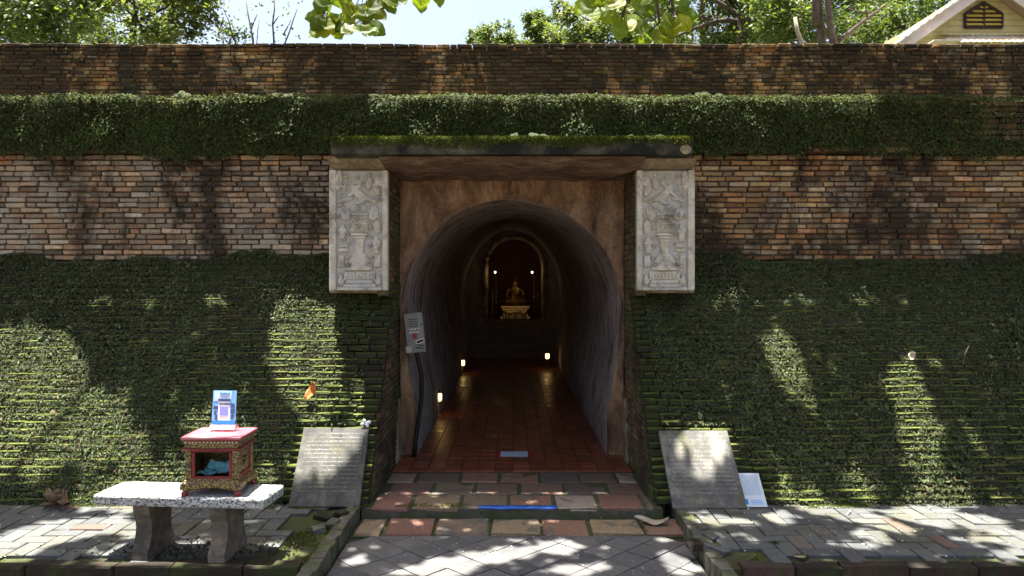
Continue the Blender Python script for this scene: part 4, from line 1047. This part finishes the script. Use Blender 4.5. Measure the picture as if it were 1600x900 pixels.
# ------------------------------------------------------------------ donation box
gt = NT("gilded_carving"); p_ = gt.obj()
vo = gt.n("TexVoronoi", {"Vector": p_, "Scale": 85.0}).outputs["Distance"]
c_ = gt.ramp(vo, [(.1, (.42, .29, .08)), (.45, (.22, .15, .05)), (.7, (.06, .045, .03))])
c_ = gt.mix(gt.ramp(gt.noise(p_, 18, 5), [(.55, 0), (.7, .6)]), c_, (.05, .07, .05))
M_gold = gt.bsdf(c_, .45, gt.bump(gt.math('SUBTRACT', 1.0, vo), .8, .006), .35, .5)
M_red = plain("red_lacquer", (.22, .018, .022), .4, .3, 14, .15, spec=.5, dirt=(.09, .015, .015), dirt_th=.58)
M_redtop = plain("worn_red_top", (.34, .07, .095), .55, .3, 9, .2, spec=.4, dirt=(.42, .22, .24), dirt_th=.56)
gl = NT("clear_glass"); M_glass = gl.bsdf((.9, .95, .95), .03, None, 0, .5, **{"Transmission Weight": 1.0, "IOR": 1.05, "Alpha": .35})
BXc, BYc, BZ0 = -1.775, 4.495, .485
box = thing("donation_box", (BXc, BYc, BZ0), "small gilded and red lacquer donation box with glass front on the bench", "donation box")
W, D_, H_ = .312, .262, .35
def bb(name, c, d, mat, ch=0, par=box, smooth=False):
    m = MB(); m.box((BXc + c[0], BYc + c[1], BZ0 + c[2]), d, ch=ch); return m.build(name, mat, par, smooth=smooth)
tp = bb("top", (0, 0, .340), (.352, .296, .018), M_redtop, .004)
bb("top_moulding", (0, 0, .3265), (.335, .282, .009), M_red, .002)
fz = bb("frieze", (0, 0, .301), (.322, .270, .042), M_gold, .003)
for s in range(15):
    m = MB(); m.ell((BXc - .150 + s * .0214, BYc - .137, BZ0 + .316), (.006, .004, .006), None, 8, 5); m.build("bead", plain("bead_paint", (.55, .50, .38), .4, .1, 5, 0) if s == 0 else bpy.data.materials["bead_paint"], fz, smooth=True)
bb("lower_moulding", (0, 0, .2745), (.340, .285, .011), M_red, .003)
for sx in (-1, 1):
    for sy in (-1, 1): bb("post", (sx * (W / 2 - .018), sy * (D_ / 2 - .018), .182), (.036, .036, .174), M_gold, .003)
fr_ = thing_part = None
for nm, c, d in (("front_rail", (0, -D_ / 2 + .012, .104), (W - .074, .014, .016)), ("front_rail", (0, -D_ / 2 + .012, .262), (W - .074, .014, .013))): bb(nm, c, d, M_red, .002)
for sx in (-1, 1): bb("front_stile", (sx * (W / 2 - .046), -D_ / 2 + .012, .183), (.018, .014, .142), M_red, .002)
bb("glass_pane", (0, -D_ / 2 + .018, .183), (W - .11, .003, .142), M_glass)
bb("back_panel", (0, D_ / 2 - .012, .182), (W - .074, .008, .172), M_gold)
for sx in (-1, 1):
    sp = bb("side_panel", (sx * (W / 2 - .012), 0, .182), (.008, D_ - .074, .172), M_gold)
    bb("side_rail", (sx * (W / 2 - .005), 0, .108), (.008, D_ - .074, .022), M_red, .002, sp); bb("side_rail", (sx * (W / 2 - .005), 0, .262), (.008, D_ - .074, .013), M_red, .002, sp)
    bb("side_rail", (sx * (W / 2 - .005), D_ / 2 - .044, .185), (.008, .014, .13), M_red, .002, sp)
    for a in (-40, 40):
        m = MB(); m.box((BXc + sx * (W / 2 - .004), BYc, BZ0 + .185), (.006, .07, .010), Euler((R(a), 0, 0))); m.build("carved_cross", M_gold, sp)
bb("floor_board", (0, 0, .092), (W - .03, D_ - .03, .010), M_red)
# flared carved skirt with a scalloped lower edge
m = MB(); n = 40
V = []; F = []
def ringpt(f, ex, z):
    per = [(-1, -1), (1, -1), (1, 1), (-1, 1)]; k = int(f * 4) % 4; g_ = f * 4 - int(f * 4); a, c = per[k], per[(k + 1) % 4]
    return (BXc + (a[0] + (c[0] - a[0]) * g_) * (W / 2 + ex), BYc + (a[1] + (c[1] - a[1]) * g_) * (D_ / 2 + ex), BZ0 + z)
NS = 64
for i in range(NS):
    f = i / NS; g_ = (f * 4) % 1; dip = .018 * abs(math.cos(g_ * math.pi)) ** 2 + .006 * abs(math.sin(g_ * math.pi * 5))
    V += [ringpt(f, -.006, .098), ringpt(f, .004, .088), ringpt(f, .020, .072), ringpt(f, .022, .060 - dip), ringpt(f, .008, .050 - dip), ringpt(f, -.02, .060)]
for i in range(NS):
    for q in range(6):
        a = i * 6 + q; b2 = i * 6 + (q + 1) % 6; c2 = ((i + 1) % NS) * 6; F.append((a, b2, c2 + (q + 1) % 6, c2 + q))
m.add(V, F); m.build("skirt", M_gold, box)
for sx in (-1, 1):
    for sy in (-1, 1):
        m = MB(); q = Vector((BXc + sx * (W / 2 - .010), BYc + sy * (D_ / 2 - .010), BZ0)); o_ = Vector((sx, sy, 0)) * .008
        m.tube([q + o_ * 1.4, q + o_ * 1.5 + Vector((0, 0, .014)), q + o_ * .2 + Vector((0, 0, .030)), q + o_ * .6 + Vector((0, 0, .05)), q + o_ + Vector((0, 0, .066))], [.019, .021, .015, .019, .022], 10); m.build("foot", M_red, box, smooth=True)
M_note = plain("banknote_paper", (.16, .42, .48), .7, .35, 40, .2)
for i, (dx, dy, rz, tl) in enumerate(((-.06, -.04, .2, .05), (-.01, -.06, -.3, .12), (.05, -.05, .5, .35), (.0, -.02, .1, .7), (-.03, .01, .9, .08), (.07, -.02, -.6, .5), (.02, .03, .3, .1))):
    V = []; F = []
    for a in range(7):
        for c in range(3):
            u, v = a / 6 - .5, c / 2 - .5; V.append(Vector((u * .12, v * .055, .010 * math.sin(a * 1.3 + i) + .006 * math.sin(c * 2 + i))))
    Mx = Matrix.Translation((BXc + dx, BYc + dy, BZ0 + .112 + i * .005 + tl * .03)) @ Euler((tl, tl * .5, rz)).to_matrix().to_4x4()
    m = MB(); m.add(V, [(a * 3 + c, a * 3 + c + 1, a * 3 + c + 4, a * 3 + c + 3) for a in range(6) for c in range(2)], Mx); o = m.build("banknote", M_note, None, (BXc + dx, BYc + dy, BZ0 + .10), smooth=True)
    tag(o, "crumpled teal banknote lying behind the glass of the donation box", "banknote", "banknotes in the donation box")
# acrylic stand with a printed card on the box
S0 = Vector((-1.775, 4.545, BZ0 + .349))
stn = thing("acrylic_stand", S0, "clear acrylic stand holding a blue printed card on the red box top", "card stand")
tilt = Euler((R(-7), 0, R(-3)))
M_acr = NT("acrylic"); M_acr = M_acr.bsdf((.85, .92, .95), .05, None, 0, .5, **{"Transmission Weight": 1.0, "IOR": 1.1, "Alpha": .45})
def sp_(name, c, d, mat, par=stn, rot=None):
    m = MB(); m.box((0, 0, 0), d); Mx = Matrix.Translation(S0) @ tilt.to_matrix().to_4x4() @ Matrix.Translation(c) @ (rot.to_matrix().to_4x4() if rot else Matrix())
    m.v = [tuple(Mx @ Vector(q)) for q in m.v]; return m.build(name, mat, par)
sp_("acrylic_plate", (0, 0, .130), (.160, .005, .238), M_acr)
m = MB(); m.prism([(S0.y - .04, S0.z + .001), (S0.y - .036, S0.z + .001), (S0.y - .003, S0.z + .03), (S0.y + .045, S0.z + .001), (S0.y + .05, S0.z + .001), (S0.y - .001, S0.z + .042)], 'x', S0.x - .083, S0.x + .083); m.build("acrylic_foot", M_acr, stn)
sp_("foot_card", (0, -.0215, .021), (.155, .002, .030), M_whitep, stn, Euler((R(-40), 0, 0)))
cd_ = sp_("card", (0, -.004, .140), (.148, .0015, .208), M_mid)
def pc(name, c, d, mat): return sp_(name, (c[0], -.0055, .140 + c[1]), (d[0], .0012, d[1]), mat, cd_)
pc("card_sky", (-.012, .07), (.11, .062), plain("pale_print", (.45, .62, .82), .5, .2, 10, 0)); pc("price_panel", (0, -.02), (.074, .115), M_whitep)
sp_("heading_bar", (0, -.0072, .140 + .046), (.078, .001, .016), M_ink, cd_); sp_("heading_bar", (-.018, -.0072, .140 + .022), (.03, .001, .007), M_ink, cd_); sp_("heading_bar", (.019, -.0072, .140 + .022), (.038, .001, .010), M_ink, cd_)
sp_("blank_square", (0, -.0072, .140 - .022), (.054, .001, .054), plain("violet_print", (.22, .26, .62), .5, .15, 60, 0), cd_)
for (x, z, w, h_) in ((-.052, .0, .03, .018), (.055, .012, .022, .026), (.055, -.022, .024, .03), (-.045, -.06, .014, .035), (-.055, -.035, .012, .022), (.053, -.055, .016, .028)): sp_("printed_figure", (x, -.0068, .140 + z), (w, .001, h_), M_ink, cd_)
sp_("print_band", (0, -.0066, .140 - .090), (.146, .001, .02), M_signb, cd_)
m = MB(); m.tube([(-.03 + .06 * i / 24, 0, .006 * math.sin(i * 1.9) * (1.4 if i < 4 else 1)) for i in range(25)], .0016, 5)
Mx = Matrix.Translation(S0) @ tilt.to_matrix().to_4x4() @ Matrix.Translation((.0, -.0075, .140 + .086)); m.v = [tuple(Mx @ Vector(q)) for q in m.v]; m.build("script_heading", M_signb, cd_)

# ------------------------------------------------------------------ metal cabinet with stickers, cable
M_cab = plain("grey_enamel", (.20, .20, .185), .5, .12, 8, .08, spec=.4, dirt=(.12, .10, .08), dirt_th=.66)
cabp = Vector((-.905, 6.90, 1.275)); crot = Euler((0, R(-6), R(4)))
cab = thing("metal_cabinet", cabp - Vector((0, 0, .19)), "grey metal cabinet with vent slots and stickers fixed at the arch edge", "cabinet")
CM = Matrix.Translation(cabp) @ crot.to_matrix().to_4x4()
def cb(name, c, d, mat, ch=0, par=None, rot=None):
    m = MB(); m.box(c, d, rot, ch=ch); m.v = [tuple(CM @ Vector(q)) for q in m.v]; return m.build(name, mat, par or cab)
cb("body", (0, 0, 0), (.175, .11, .375), M_cab, .006)
dr = cb("door", (0, -.058, 0), (.166, .008, .366), M_cab, .003)
for q in range(4): cb("vent_slot", (-.002, -.0625, .128 - q * .022), (.085, .003, .008), M_black, 0, dr)
cb("lock", (.07, -.066, .07), (.012, .008, .02), M_black, .002, dr)
cb("junction_box", (-.068, -.078, -.145), (.055, .03, .062), plain("cream_plastic", (.42, .40, .33), .5, .08, 8, 0), .004)
M_stk = plain("white_sticker", (.62, .62, .60), .5, .1, 20, 0); M_redk = plain("red_sticker", (.28, .03, .03), .5, .2, 20, 0)
k1 = cb("sticker", (-.004, -.0632, .022), (.095, .0014, .038), M_stk, 0, dr)
for q in range(6): cb("sticker_letter", (-.044 + q * .016, -.0645, .024 - .003 * (q % 2)), (.010, .001, .026), M_black, 0, k1, Euler((0, R(12 * (-1) ** q), 0)))
cb("sticker", (-.002, -.0632, -.030), (.045, .0014, .048), M_redk, 0, dr, Euler((0, R(12), 0)))
k2 = cb("sticker", (.042, -.0632, -.082), (.078, .0014, .038), M_stk, 0, dr, Euler((0, R(-14), 0)))
cb("sticker_panel", (.042, -.0645, -.082), (.066, .001, .022), M_black, 0, k2, Euler((0, R(-14), 0)))
k3 = cb("sticker", (.036, -.0636, -.130), (.080, .0014, .036), M_black, 0, dr, Euler((0, R(14), 0)))
fc = bpy.data.curves.new("lettering", 'FONT'); fc.body = "BUTCH"; fc.size = .023; fc.align_x = 'CENTER'; fc.align_y = 'CENTER'; fc.extrude = .0004
to = bpy.data.objects.new("tmp", fc); COL.objects.link(to); bpy.context.view_layer.update()
tme = bpy.data.meshes.new_from_object(to.evaluated_get(bpy.context.evaluated_depsgraph_get())); bpy.data.objects.remove(to)
tme.transform(CM @ Matrix.Translation((.036, -.0652, -.130)) @ Euler((0, R(14), 0)).to_matrix().to_4x4() @ Matrix.Rotation(R(90), 4, 'X')); tme.materials.clear()
put("lettering", tme, M_stk, k3)
b = MB(); q = cabp
b.tube([q + Vector((.01, -.01, -.18)), q + Vector((.035, .0, -.28)), q + Vector((.06, .02, -.40)), q + Vector((.055, .05, -.6)), q + Vector((.03, .06, -.8)), q + Vector((.0, .05, -1.0)), q + Vector((-.02, .02, -1.17))], [.02, .022, .022, .02, .02, .022, .02], 8)
tag(b.build("power_cable", M_black, None, q - Vector((0, 0, 1.17)), smooth=True), "thick black cable running down from the metal cabinet to the floor", "cable")

# ------------------------------------------------------------------ tape, floor notice
b = MB(); V = []; F = []; n = 24
for i in range(n + 1):
    x = -.245 + .575 * i / n
    for (y, z) in ((5.470, .0955), (5.412, .0965 + .003 * math.sin(i * .8)), (5.408, .084 + .003 * math.sin(i * .5 + 1))): V.append((x, y, z))
for i in range(n):
    for q in range(2): a = i * 3 + q; F.append((a, a + 1, a + 4, a + 3))
tape = put("blue_tape", fast_mesh("blue_tape", V, F, True), plain("blue_tape", (.015, .12, .50), .4, .15, 14, .1, spec=.5), None, (.04, 5.44, .09))
tape.modifiers.new("thickness", 'SOLIDIFY').thickness = .002
tag(tape, "strip of bright blue tape along the step edge below the flagstones", "tape")
nt_ = thing("floor_notice", (.02, 7.05, ZS + .014), "small pale blue notice taped with red corners on the terracotta tunnel floor", "notice")
b = MB(); b.box((.02, 7.05, ZS + .0165), (.285, .20, .002)); b.build("sheet", plain("notice_sheet", (.50, .60, .72), .4, .08, 8, 0), nt_)
for s in (-1, 1): b = MB(); b.box((.02 + s * .155, 7.05, ZS + .0185), (.05, .23, .0015)); b.build("red_tape", plain("red_tape", (.30, .02, .03), .4, .1, 8, 0) if s < 0 else bpy.data.materials["red_tape"], nt_)
b = MB(); b.box((.02, 7.05, ZS + .0178), (.22, .012, .0006)); b.build("print_line", M_mid, nt_)

# ------------------------------------------------------------------ lamps in the tunnel
def emis(name, col, s):
    t = NT(name); e = t.n("Emission", {0: (*col, 1), 1: s}); t.t.links.new(e.outputs[0], t.out.inputs[0]); return t.m
M_glow = emis("lamp_glow", (1, .62, .22), 1.3)
M_brass = plain("old_brass", (.20, .14, .06), .4, .3, 12, .1, .7)
def lamp(x, d, z, watt, label):
    root = thing("floor_lantern", (x, d, ZS), label, "lamp")
    b = MB(); b.tube([(x, d, ZS + .01), (x, d, z - .05)], .012, 8); b.build("post", M_brass, root)
    b = MB(); b.lathe([(.05, 0), (.055, .008), (.03, .02)], (x, d, ZS + .008), 14); b.build("foot", M_brass, root)
    b = MB(); b.lathe([(.022, -.05), (.034, -.035), (.036, .03), (.024, .05)], (x, d, z), 14); b.build("glass", M_glow, root, smooth=True)
    b = MB(); b.lathe([(.045, .05), (.03, .066), (.008, .085)], (x, d, z), 14); b.build("cap", M_brass, root)
    b = MB()
    for a in range(4): b = MB(); ang = a * math.pi / 2; b.tube([(x + .038 * math.cos(ang), d + .038 * math.sin(ang), z - .05), (x + .04 * math.cos(ang), d + .04 * math.sin(ang), z + .05)], .003, 6); b.build("cage_bar", M_brass, root)
    l = bpy.data.lights.new("lantern_light", 'POINT'); l.energy = watt; l.color = (1, .58, .22); l.shadow_soft_size = .05
    lo = bpy.data.objects.new("lantern_light", l); COL.objects.link(lo); lo.parent = root; lo.location = (0 + .09 * (1 if x < 0 else -1), -.02, z - ZS)
lamp(-.90, 9.1, .33, .018, "glowing lantern at the tunnel wall below the metal cabinet")
lamp(-.88, 13.2, .30, .015, "glowing lantern deep in the tunnel on the cabinet side")
lamp(.66, 13.8, .36, .013, "glowing lantern deep in the tunnel on the side away from the cabinet")

# ------------------------------------------------------------------ seated statue in the niche
M_gilt = plain("gilded_bronze", (.50, .30, .09), .28, .25, 12, .1, .85, .5)
M_robe = plain("orange_robe", (.36, .10, .02), .7, .25, 14, .3)
SX, SY, SZ = .07, 16.62, 1.22
SB = .0
bud = thing("seated_statue", (SX, SY, SZ), "golden seated meditating statue on an ornate altar in the far niche", "statue")
def skin(name, joints, edges, mat, par, lv=2):
    me = bpy.data.meshes.new(name); bm = bmesh.new(); ly = bm.verts.layers.skin.verify(); vs = [bm.verts.new(j[:3]) for j in joints]
    for i, j in edges: bm.edges.new((vs[i], vs[j]))
    for i, (v, j) in enumerate(zip(vs, joints)): v[ly].radius = (j[3], j[3]); v[ly].use_root = (i == 0)
    bm.to_mesh(me); bm.free(); o = put(name, me, mat, par); o.modifiers.new("skin", 'SKIN'); s_ = o.modifiers.new("smooth", 'SUBSURF'); s_.levels = lv; s_.render_levels = lv; return o
j = [(SX, SY, SZ + .08, .105), (SX, SY, SZ + .20, .085), (SX, SY, SZ + .32, .10), (SX, SY, SZ + .41, .045), (SX, SY - .01, SZ + .49, .066), (SX, SY, SZ + .57, .036), (SX, SY, SZ + .66, .010)]
e = [(0, 1), (1, 2), (2, 3), (3, 4), (4, 5), (5, 6)]
for s in (-1, 1):
    b0 = len(j); j += [(SX + s * .15, SY, SZ + .345, .042), (SX + s * .195, SY - .02, SZ + .20, .034), (SX + s * .09, SY - .15, SZ + .11, .028), (SX + s * .015, SY - .17, SZ + .10, .024)]
    e += [(2, b0), (b0, b0 + 1), (b0 + 1, b0 + 2), (b0 + 2, b0 + 3)]
    b1 = len(j); j += [(SX + s * .26, SY - .10, SZ + .055, .058), (SX - s * .06, SY - .22, SZ + .045, .04)]; e += [(0, b1), (b1, b1 + 1)]
skin("figure", j, e, M_gilt, bud)
b = MB(); b.tube([(SX - .10, SY - .03, SZ + .37), (SX - .06, SY - .085, SZ + .33), (SX + .0, SY - .105, SZ + .24), (SX + .07, SY - .10, SZ + .13)], [.03, .032, .03, .03], 8); b.build("sash", M_robe, bud, smooth=True)
for s in (-1, 1): b = MB(); b.ell((SX + s * .068, SY, SZ + .475), (.012, .015, .04)); b.build("ear", M_gilt, bud, smooth=True)
for s in (-1, 1):
    for kx, kz in ((.44, .95), (.52, .62)):
        q = Vector((SX + s * kx * .98, SY + .12, NZ0)); r_ = thing("gilt_tree", q, "slim tiered gilt ornament standing beside the seated statue", "ornament", "gilt ornaments flanking the statue")
        b = MB(); b.tube([q, q + Vector((0, 0, kz))], .010, 6); b.build("stem", M_gilt, r_)
        for t_ in range(7): b = MB(); b.lathe([(.052 - .006 * t_, 0), (.03 - .003 * t_, .02), (.012, .05)], q + Vector((0, 0, .12 + t_ * kz * .12)), 10); b.build("tier", M_gilt, r_)
ped = thing("altar_pedestal", (SX, SY, NZ0), "ornate tiered gold pedestal with orange flowers under the seated statue", "pedestal")
for (w, z0_, z1_) in ((.66, .0, .06), (.58, .06, .11), (.50, .11, .19), (.58, .19, .24), (.64, .24, .298)): b = MB(); b.box((SX, SY - .03, NZ0 + (z0_ + z1_) / 2), (w, w * .75, z1_ - z0_ - .002), ch=.008); b.build("tier", M_gilt, ped)
random.seed(8)
M_fl = plain("orange_flowers", (.55, .16, .03), .7, .4, 30, .3)
for i in range(9):
    x, z = SX - .26 + i * .06, NZ0 + .05; q = Vector((x, SY - .38 + random.uniform(-.05, .05), NZ0 + .002)); v = thing("flower_vase", q, "small offering vase with orange flowers on the altar shelf", "vase", "offerings on the altar shelf")
    h_ = random.uniform(.07, .13); b = MB(); b.lathe([(.014, 0), (.022, h_ * .4), (.012, h_ * .8), (.018, h_)], q, 10); b.build("vase", M_whitep if i % 3 == 0 else M_gilt, v, smooth=True)
    b = MB(); b.ell(q + Vector((0, 0, h_ + .025)), (.03, .03, .035)); b.build("bloom", M_fl, v, smooth=True)
for s, x in ((-1, -.36), (1, .43)):
    q = Vector((x, 15.78, 1.95)); r_ = thing("spot_lamp", q, "tiny bright lamp on a thin stand in front of the statue niche", "lamp", "lamps beside the statue")
    b = MB(); b.tube([(q.x, q.y, ZS + .01), (q.x, q.y, q.z - .02)], .008, 6); b.build("stand", M_brass, r_)
    b = MB(); b.ell(q, (.022, .022, .022)); b.build("bulb", emis("white_bulb", (1, .85, .6), 1.0) if s < 0 else bpy.data.materials["white_bulb"], r_, smooth=True)
    l = bpy.data.lights.new("statue_light", 'POINT'); l.energy = .10; l.color = (1, .72, .4); l.shadow_soft_size = .03; lo = bpy.data.objects.new("statue_light", l); COL.objects.link(lo); lo.parent = r_; lo.location = (-.03 * s, .04, -.03)

# ------------------------------------------------------------------ fallen leaves, twigs, petals
def dry_leaf(c, le, w, rot, mat, label, curl=.5, group=None):
    V = []; F = []; nu, nv = 10, 3
    for i in range(nu + 1):
        f = i / nu; ww = w * math.sin(math.pi * min(.98, f * .95 + .03)) ** .7
        for k in range(-nv, nv + 1):
            g_ = k / nv; V.append((le * (f - .5), g_ * ww, curl * le * ((f - .5) ** 2) + curl * abs(g_) ** 1.5 * w * (.5 + .4 * math.sin(f * 7)) + .003))
    m = 2 * nv + 1
    for i in range(nu):
        for k in range(2 * nv): a = i * m + k; F.append((a, a + 1, a + m + 1, a + m))
    me = fast_mesh("fallen_leaf", V, F, True); me.transform(Matrix.Translation(c) @ Euler(rot).to_matrix().to_4x4())
    o = put("fallen_leaf", me, mat, None, c); o.modifiers.new("thickness", 'SOLIDIFY').thickness = .0015; return tag(o, label, "leaf", group)
dry_leaf(at(488, 611, 5.96), .15, .035, (R(60), R(-65), .3), L_orange, "curled rust orange leaf caught on the creeper above the dark inscription slab", .9)
q = at(1018, 820, 5.28); dry_leaf(Vector((q.x, q.y, .022)), .24, .055, (0, 0, -.25), L_pale, "large pale dry leaf lying on the flagstone strip below the step", .5)
dry_leaf(at(1424, 556, 6.10), .07, .03, (R(80), R(-60), 0), L_pale, "small bleached leaf stuck on the mossy ledges", .6)
clp = at(88, 786, 5.38); 
for i in range(5): dry_leaf(Vector((clp.x + random.uniform(-.06, .06), clp.y + random.uniform(-.03, .03), .125 + .012 * i)), .17, .035, (random.uniform(-.8, .8), random.uniform(-.6, .4), random.uniform(0, 3)), L_dry, "shrivelled brown leaf in a heap at the foot of the creeper", 1.0, "heap of shrivelled leaves")
q = at(335, 848, 4.68); dry_leaf(Vector((q.x + .02, q.y, .105)), .14, .025, (0, 0, .1), L_pale, "narrow dry leaf lying on pavement beneath the bench", .3)
def twig(pts, r, label):
    b = MB(); b.tube(pts, r, 6); tag(b.build("twig", L_pale, None, pts[0], smooth=True), label, "twig")
twig([at(1505, 568, 6.05), at(1508, 552, 6.07), at(1514, 540, 6.08)], [.006, .006, .003], "short pale twig hanging on the mossy ledges")
q = at(1330, 803, 5.2); twig([Vector((q.x - .03, q.y, .106)), Vector((q.x + .02, q.y + .06, .118)), Vector((q.x + .05, q.y + .13, .108))], [.006, .006, .003], "forked pale twig lying on the pavement bricks")
b = MB(); q = at(572, 664, 5.80)
fl = thing("fallen_flower", q, "small white flower resting on the top edge of the dark inscription slab", "flower")
for i in range(4):
    a = i * 1.57 + .4; b = MB(); b.ell(q + Vector((.025 * math.cos(a), -.012, .016 + .016 * math.sin(a))), (.02, .006, .014), Euler((0, -a, 0))); b.build("petal", M_whitep, fl, smooth=True)
n = 420; x = RNG.uniform(-4.2, 4.6, n); y = RNG.uniform(4.4, 5.45, n); z = np.where(np.abs(x) < 1.12, np.where(y > 5.08, .02, .006), .106)
keep = ~((np.abs(x) >= 1.10) & (np.abs(x) < 1.3)); x, y, z = x[keep], y[keep], z[keep]; n = len(x)
tag(put("fallen_petals", leaf_mesh("fallen_petals", np.stack([x, y, z], 1), np.array([[0, 0, 1.]]) + jitter(n, .25), jitter(n, 1) * np.array([[1, 1, .1]]), RNG.uniform(.008, .02, n), RNG.uniform(.006, .012, n), .2), plain("petal_white", (.55, .52, .42), .7, .3, 40, 0), None, (0, 4.9, .1)), "tiny pale petals and leaf scraps scattered over paving and path", "petals", kind="stuff")
n = 900; x = RNG.normal(-1.85, .38, n); y = RNG.normal(4.50, .10, n); keep = (y > 4.40) & (x < -1.3); x, y = x[keep], y[keep]; n = len(x)
tag(put("soil_crumbs", leaf_mesh("soil_crumbs", np.stack([x, y, np.full(n, .104)], 1), np.array([[0, -.3, 1.]]) + jitter(n, .6), jitter(n, 1), RNG.uniform(.008, .025, n), RNG.uniform(.008, .018, n), .5), M_soil, None, (-1.9, 4.5, .1)), "brown soil crumbs and litter spread beneath the stone bench", "litter", kind="stuff")

# ------------------------------------------------------------------ gabled house behind the wall
M_board = plain("yellow_boards", (.52, .47, .24), .6, .12, 5, .1, dirt=(.40, .34, .16), dirt_th=.6)
M_barge = plain("painted_barge", (.50, .45, .42), .6, .15, 6, .1)
M_trim = plain("dark_trim", (.035, .025, .02), .6, .2, 8, .1)
M_louv = plain("ochre_louvre", (.50, .38, .08), .6, .15, 8, .1)
M_tin = plain("corrugated_tin", (.55, .54, .50), .45, .15, 4, .1, .3, dirt=(.40, .26, .10), dirt_th=.55)
HD = 14.0; apx = at(1537, -18, HD); hs = math.tan(R(35))
hou = thing("gabled_house", (apx.x, HD, TZ), "yellow boarded house gable with louvred vent rising behind the upper wall", "house")
b = MB(); b.box((apx.x, HD + 3, (TZ + apx.z - 1.25) / 2 + .2), (3.2, 5.6, apx.z - 1.25 - TZ + .4)); b.build("wall", M_board, hou)
zz = apx.z - 1.28; k = 0
while zz < apx.z - .12:
    h_ = .115; wl = (apx.z - zz - h_ * .5) / hs
    b = MB(); zt_ = min(zz + h_ - .006, apx.z - .02); w0, w1 = (apx.z - zz) / hs, max(.02, (apx.z - zt_) / hs)
    b.add([(apx.x - w0, HD - .0, zz), (apx.x + w0, HD - .0, zz), (apx.x + w1, HD + .012, zt_), (apx.x - w1, HD + .012, zt_), (apx.x - w0, HD + .05, zz), (apx.x + w0, HD + .05, zz), (apx.x + w1, HD + .05, zt_), (apx.x - w1, HD + .05, zt_)],
          [(0, 1, 2, 3), (7, 6, 5, 4), (0, 4, 5, 1), (1, 5, 6, 2), (2, 6, 7, 3), (3, 7, 4, 0)]); b.build("plank", M_board, hou); zz += h_
for s in (-1, 1):
    L_ = 2.1; cx_, cz_ = apx.x + s * L_ / 2 * math.cos(R(35)), apx.z + .06 - L_ / 2 * math.sin(R(35))
    b = MB(); b.box((cx_, HD - .32, cz_ - .06), (L_, .03, .17), Euler((0, s * R(35), 0))); b.build("barge_board", M_barge, hou)
    b = MB(); b.box((cx_ - s * .05, HD - .16, cz_ - .05), (L_, .28, .02), Euler((0, s * R(35), 0))); b.build("eave_soffit", plain("soffit_board", (.30, .22, .17), .7, .2, 6, .1) if s < 0 else bpy.data.materials["soffit_board"], hou)
    b = MB(); b.box((cx_ + s * .02, HD + 2.6, cz_ + .045), (L_ + .06, 5.95, .03), Euler((0, s * R(35), 0))); rf = b.build("roof", M_tin, hou)
    for q in range(12):
        b = MB(); u = (q + .5) / 12 * L_ - L_ / 2; b.box((cx_ + s * .02 + u * math.cos(R(35)), HD + 2.6, cz_ + .066 - s * u * math.sin(R(35)) * s * s * (1)), (.05, 5.96, .02), Euler((0, s * R(35), 0))); 
        b.build("roof_rib", M_tin, rf) if s < 0 else None
va = at(1537, 3, HD - .03); vb = at(1537, 43, HD - .03); vw = 29 * HD / FPX; sh = at(0, 22, HD).z
vent = None
poly = [(va.x - vw, vb.z), (va.x + vw, vb.z), (va.x + vw, sh), (va.x, va.z), (va.x - vw, sh)]
b = MB(); b.prism(poly, 'y', HD - .012, HD - .004); vent = b.build("vent", M_trim, hou)
for i in range(5):
    a, c = poly[i], poly[(i + 1) % 5]; b = MB(); b.tube([(a[0], HD - .03, a[1]), (c[0], HD - .03, c[1])], .022, 6); b.build("vent_frame", M_trim, vent)
b = MB(); b.box((va.x, HD - .035, (va.z + vb.z) / 2), (.035, .03, va.z - vb.z)); b.build("mullion", M_trim, vent)
for i in range(5):
    z = vb.z + .05 + i * .082; w_ = vw - .03 if z < sh - .03 else max(.04, (va.z - z - .05) / (va.z - sh) * vw - .02)
    for s in (-1, 1): b = MB(); b.box((va.x + s * (w_ / 2 + .012), HD - .035, z + .012), (w_ - .012, .008, .062), Euler((R(-38), 0, 0))); b.build("louvre", M_louv, vent)
# corrugated awning along the foot of the gable
V = []; F = []; n = 120; za = at(0, 55, HD).z; zb = at(0, 67, HD - .5).z; xa = at(1462, 0, HD).x
for i in range(n + 1):
    x = xa + 3.2 * i / n; o = .012 * math.cos(i * math.pi / 2 * 1.0)
    V += [(x, HD - .02, za + o), (x, HD - .55, zb + o)]
for i in range(n): F.append((2 * i, 2 * i + 1, 2 * i + 3, 2 * i + 2))
aw = put("awning", fast_mesh("awning", V, F, True), M_tin, hou); aw.modifiers.new("thickness", 'SOLIDIFY').thickness = .006
b = MB(); b.box((xa - .12, HD - .45, zb + .02), (.5, .3, .03)); b.build("flashing", M_barge, hou)
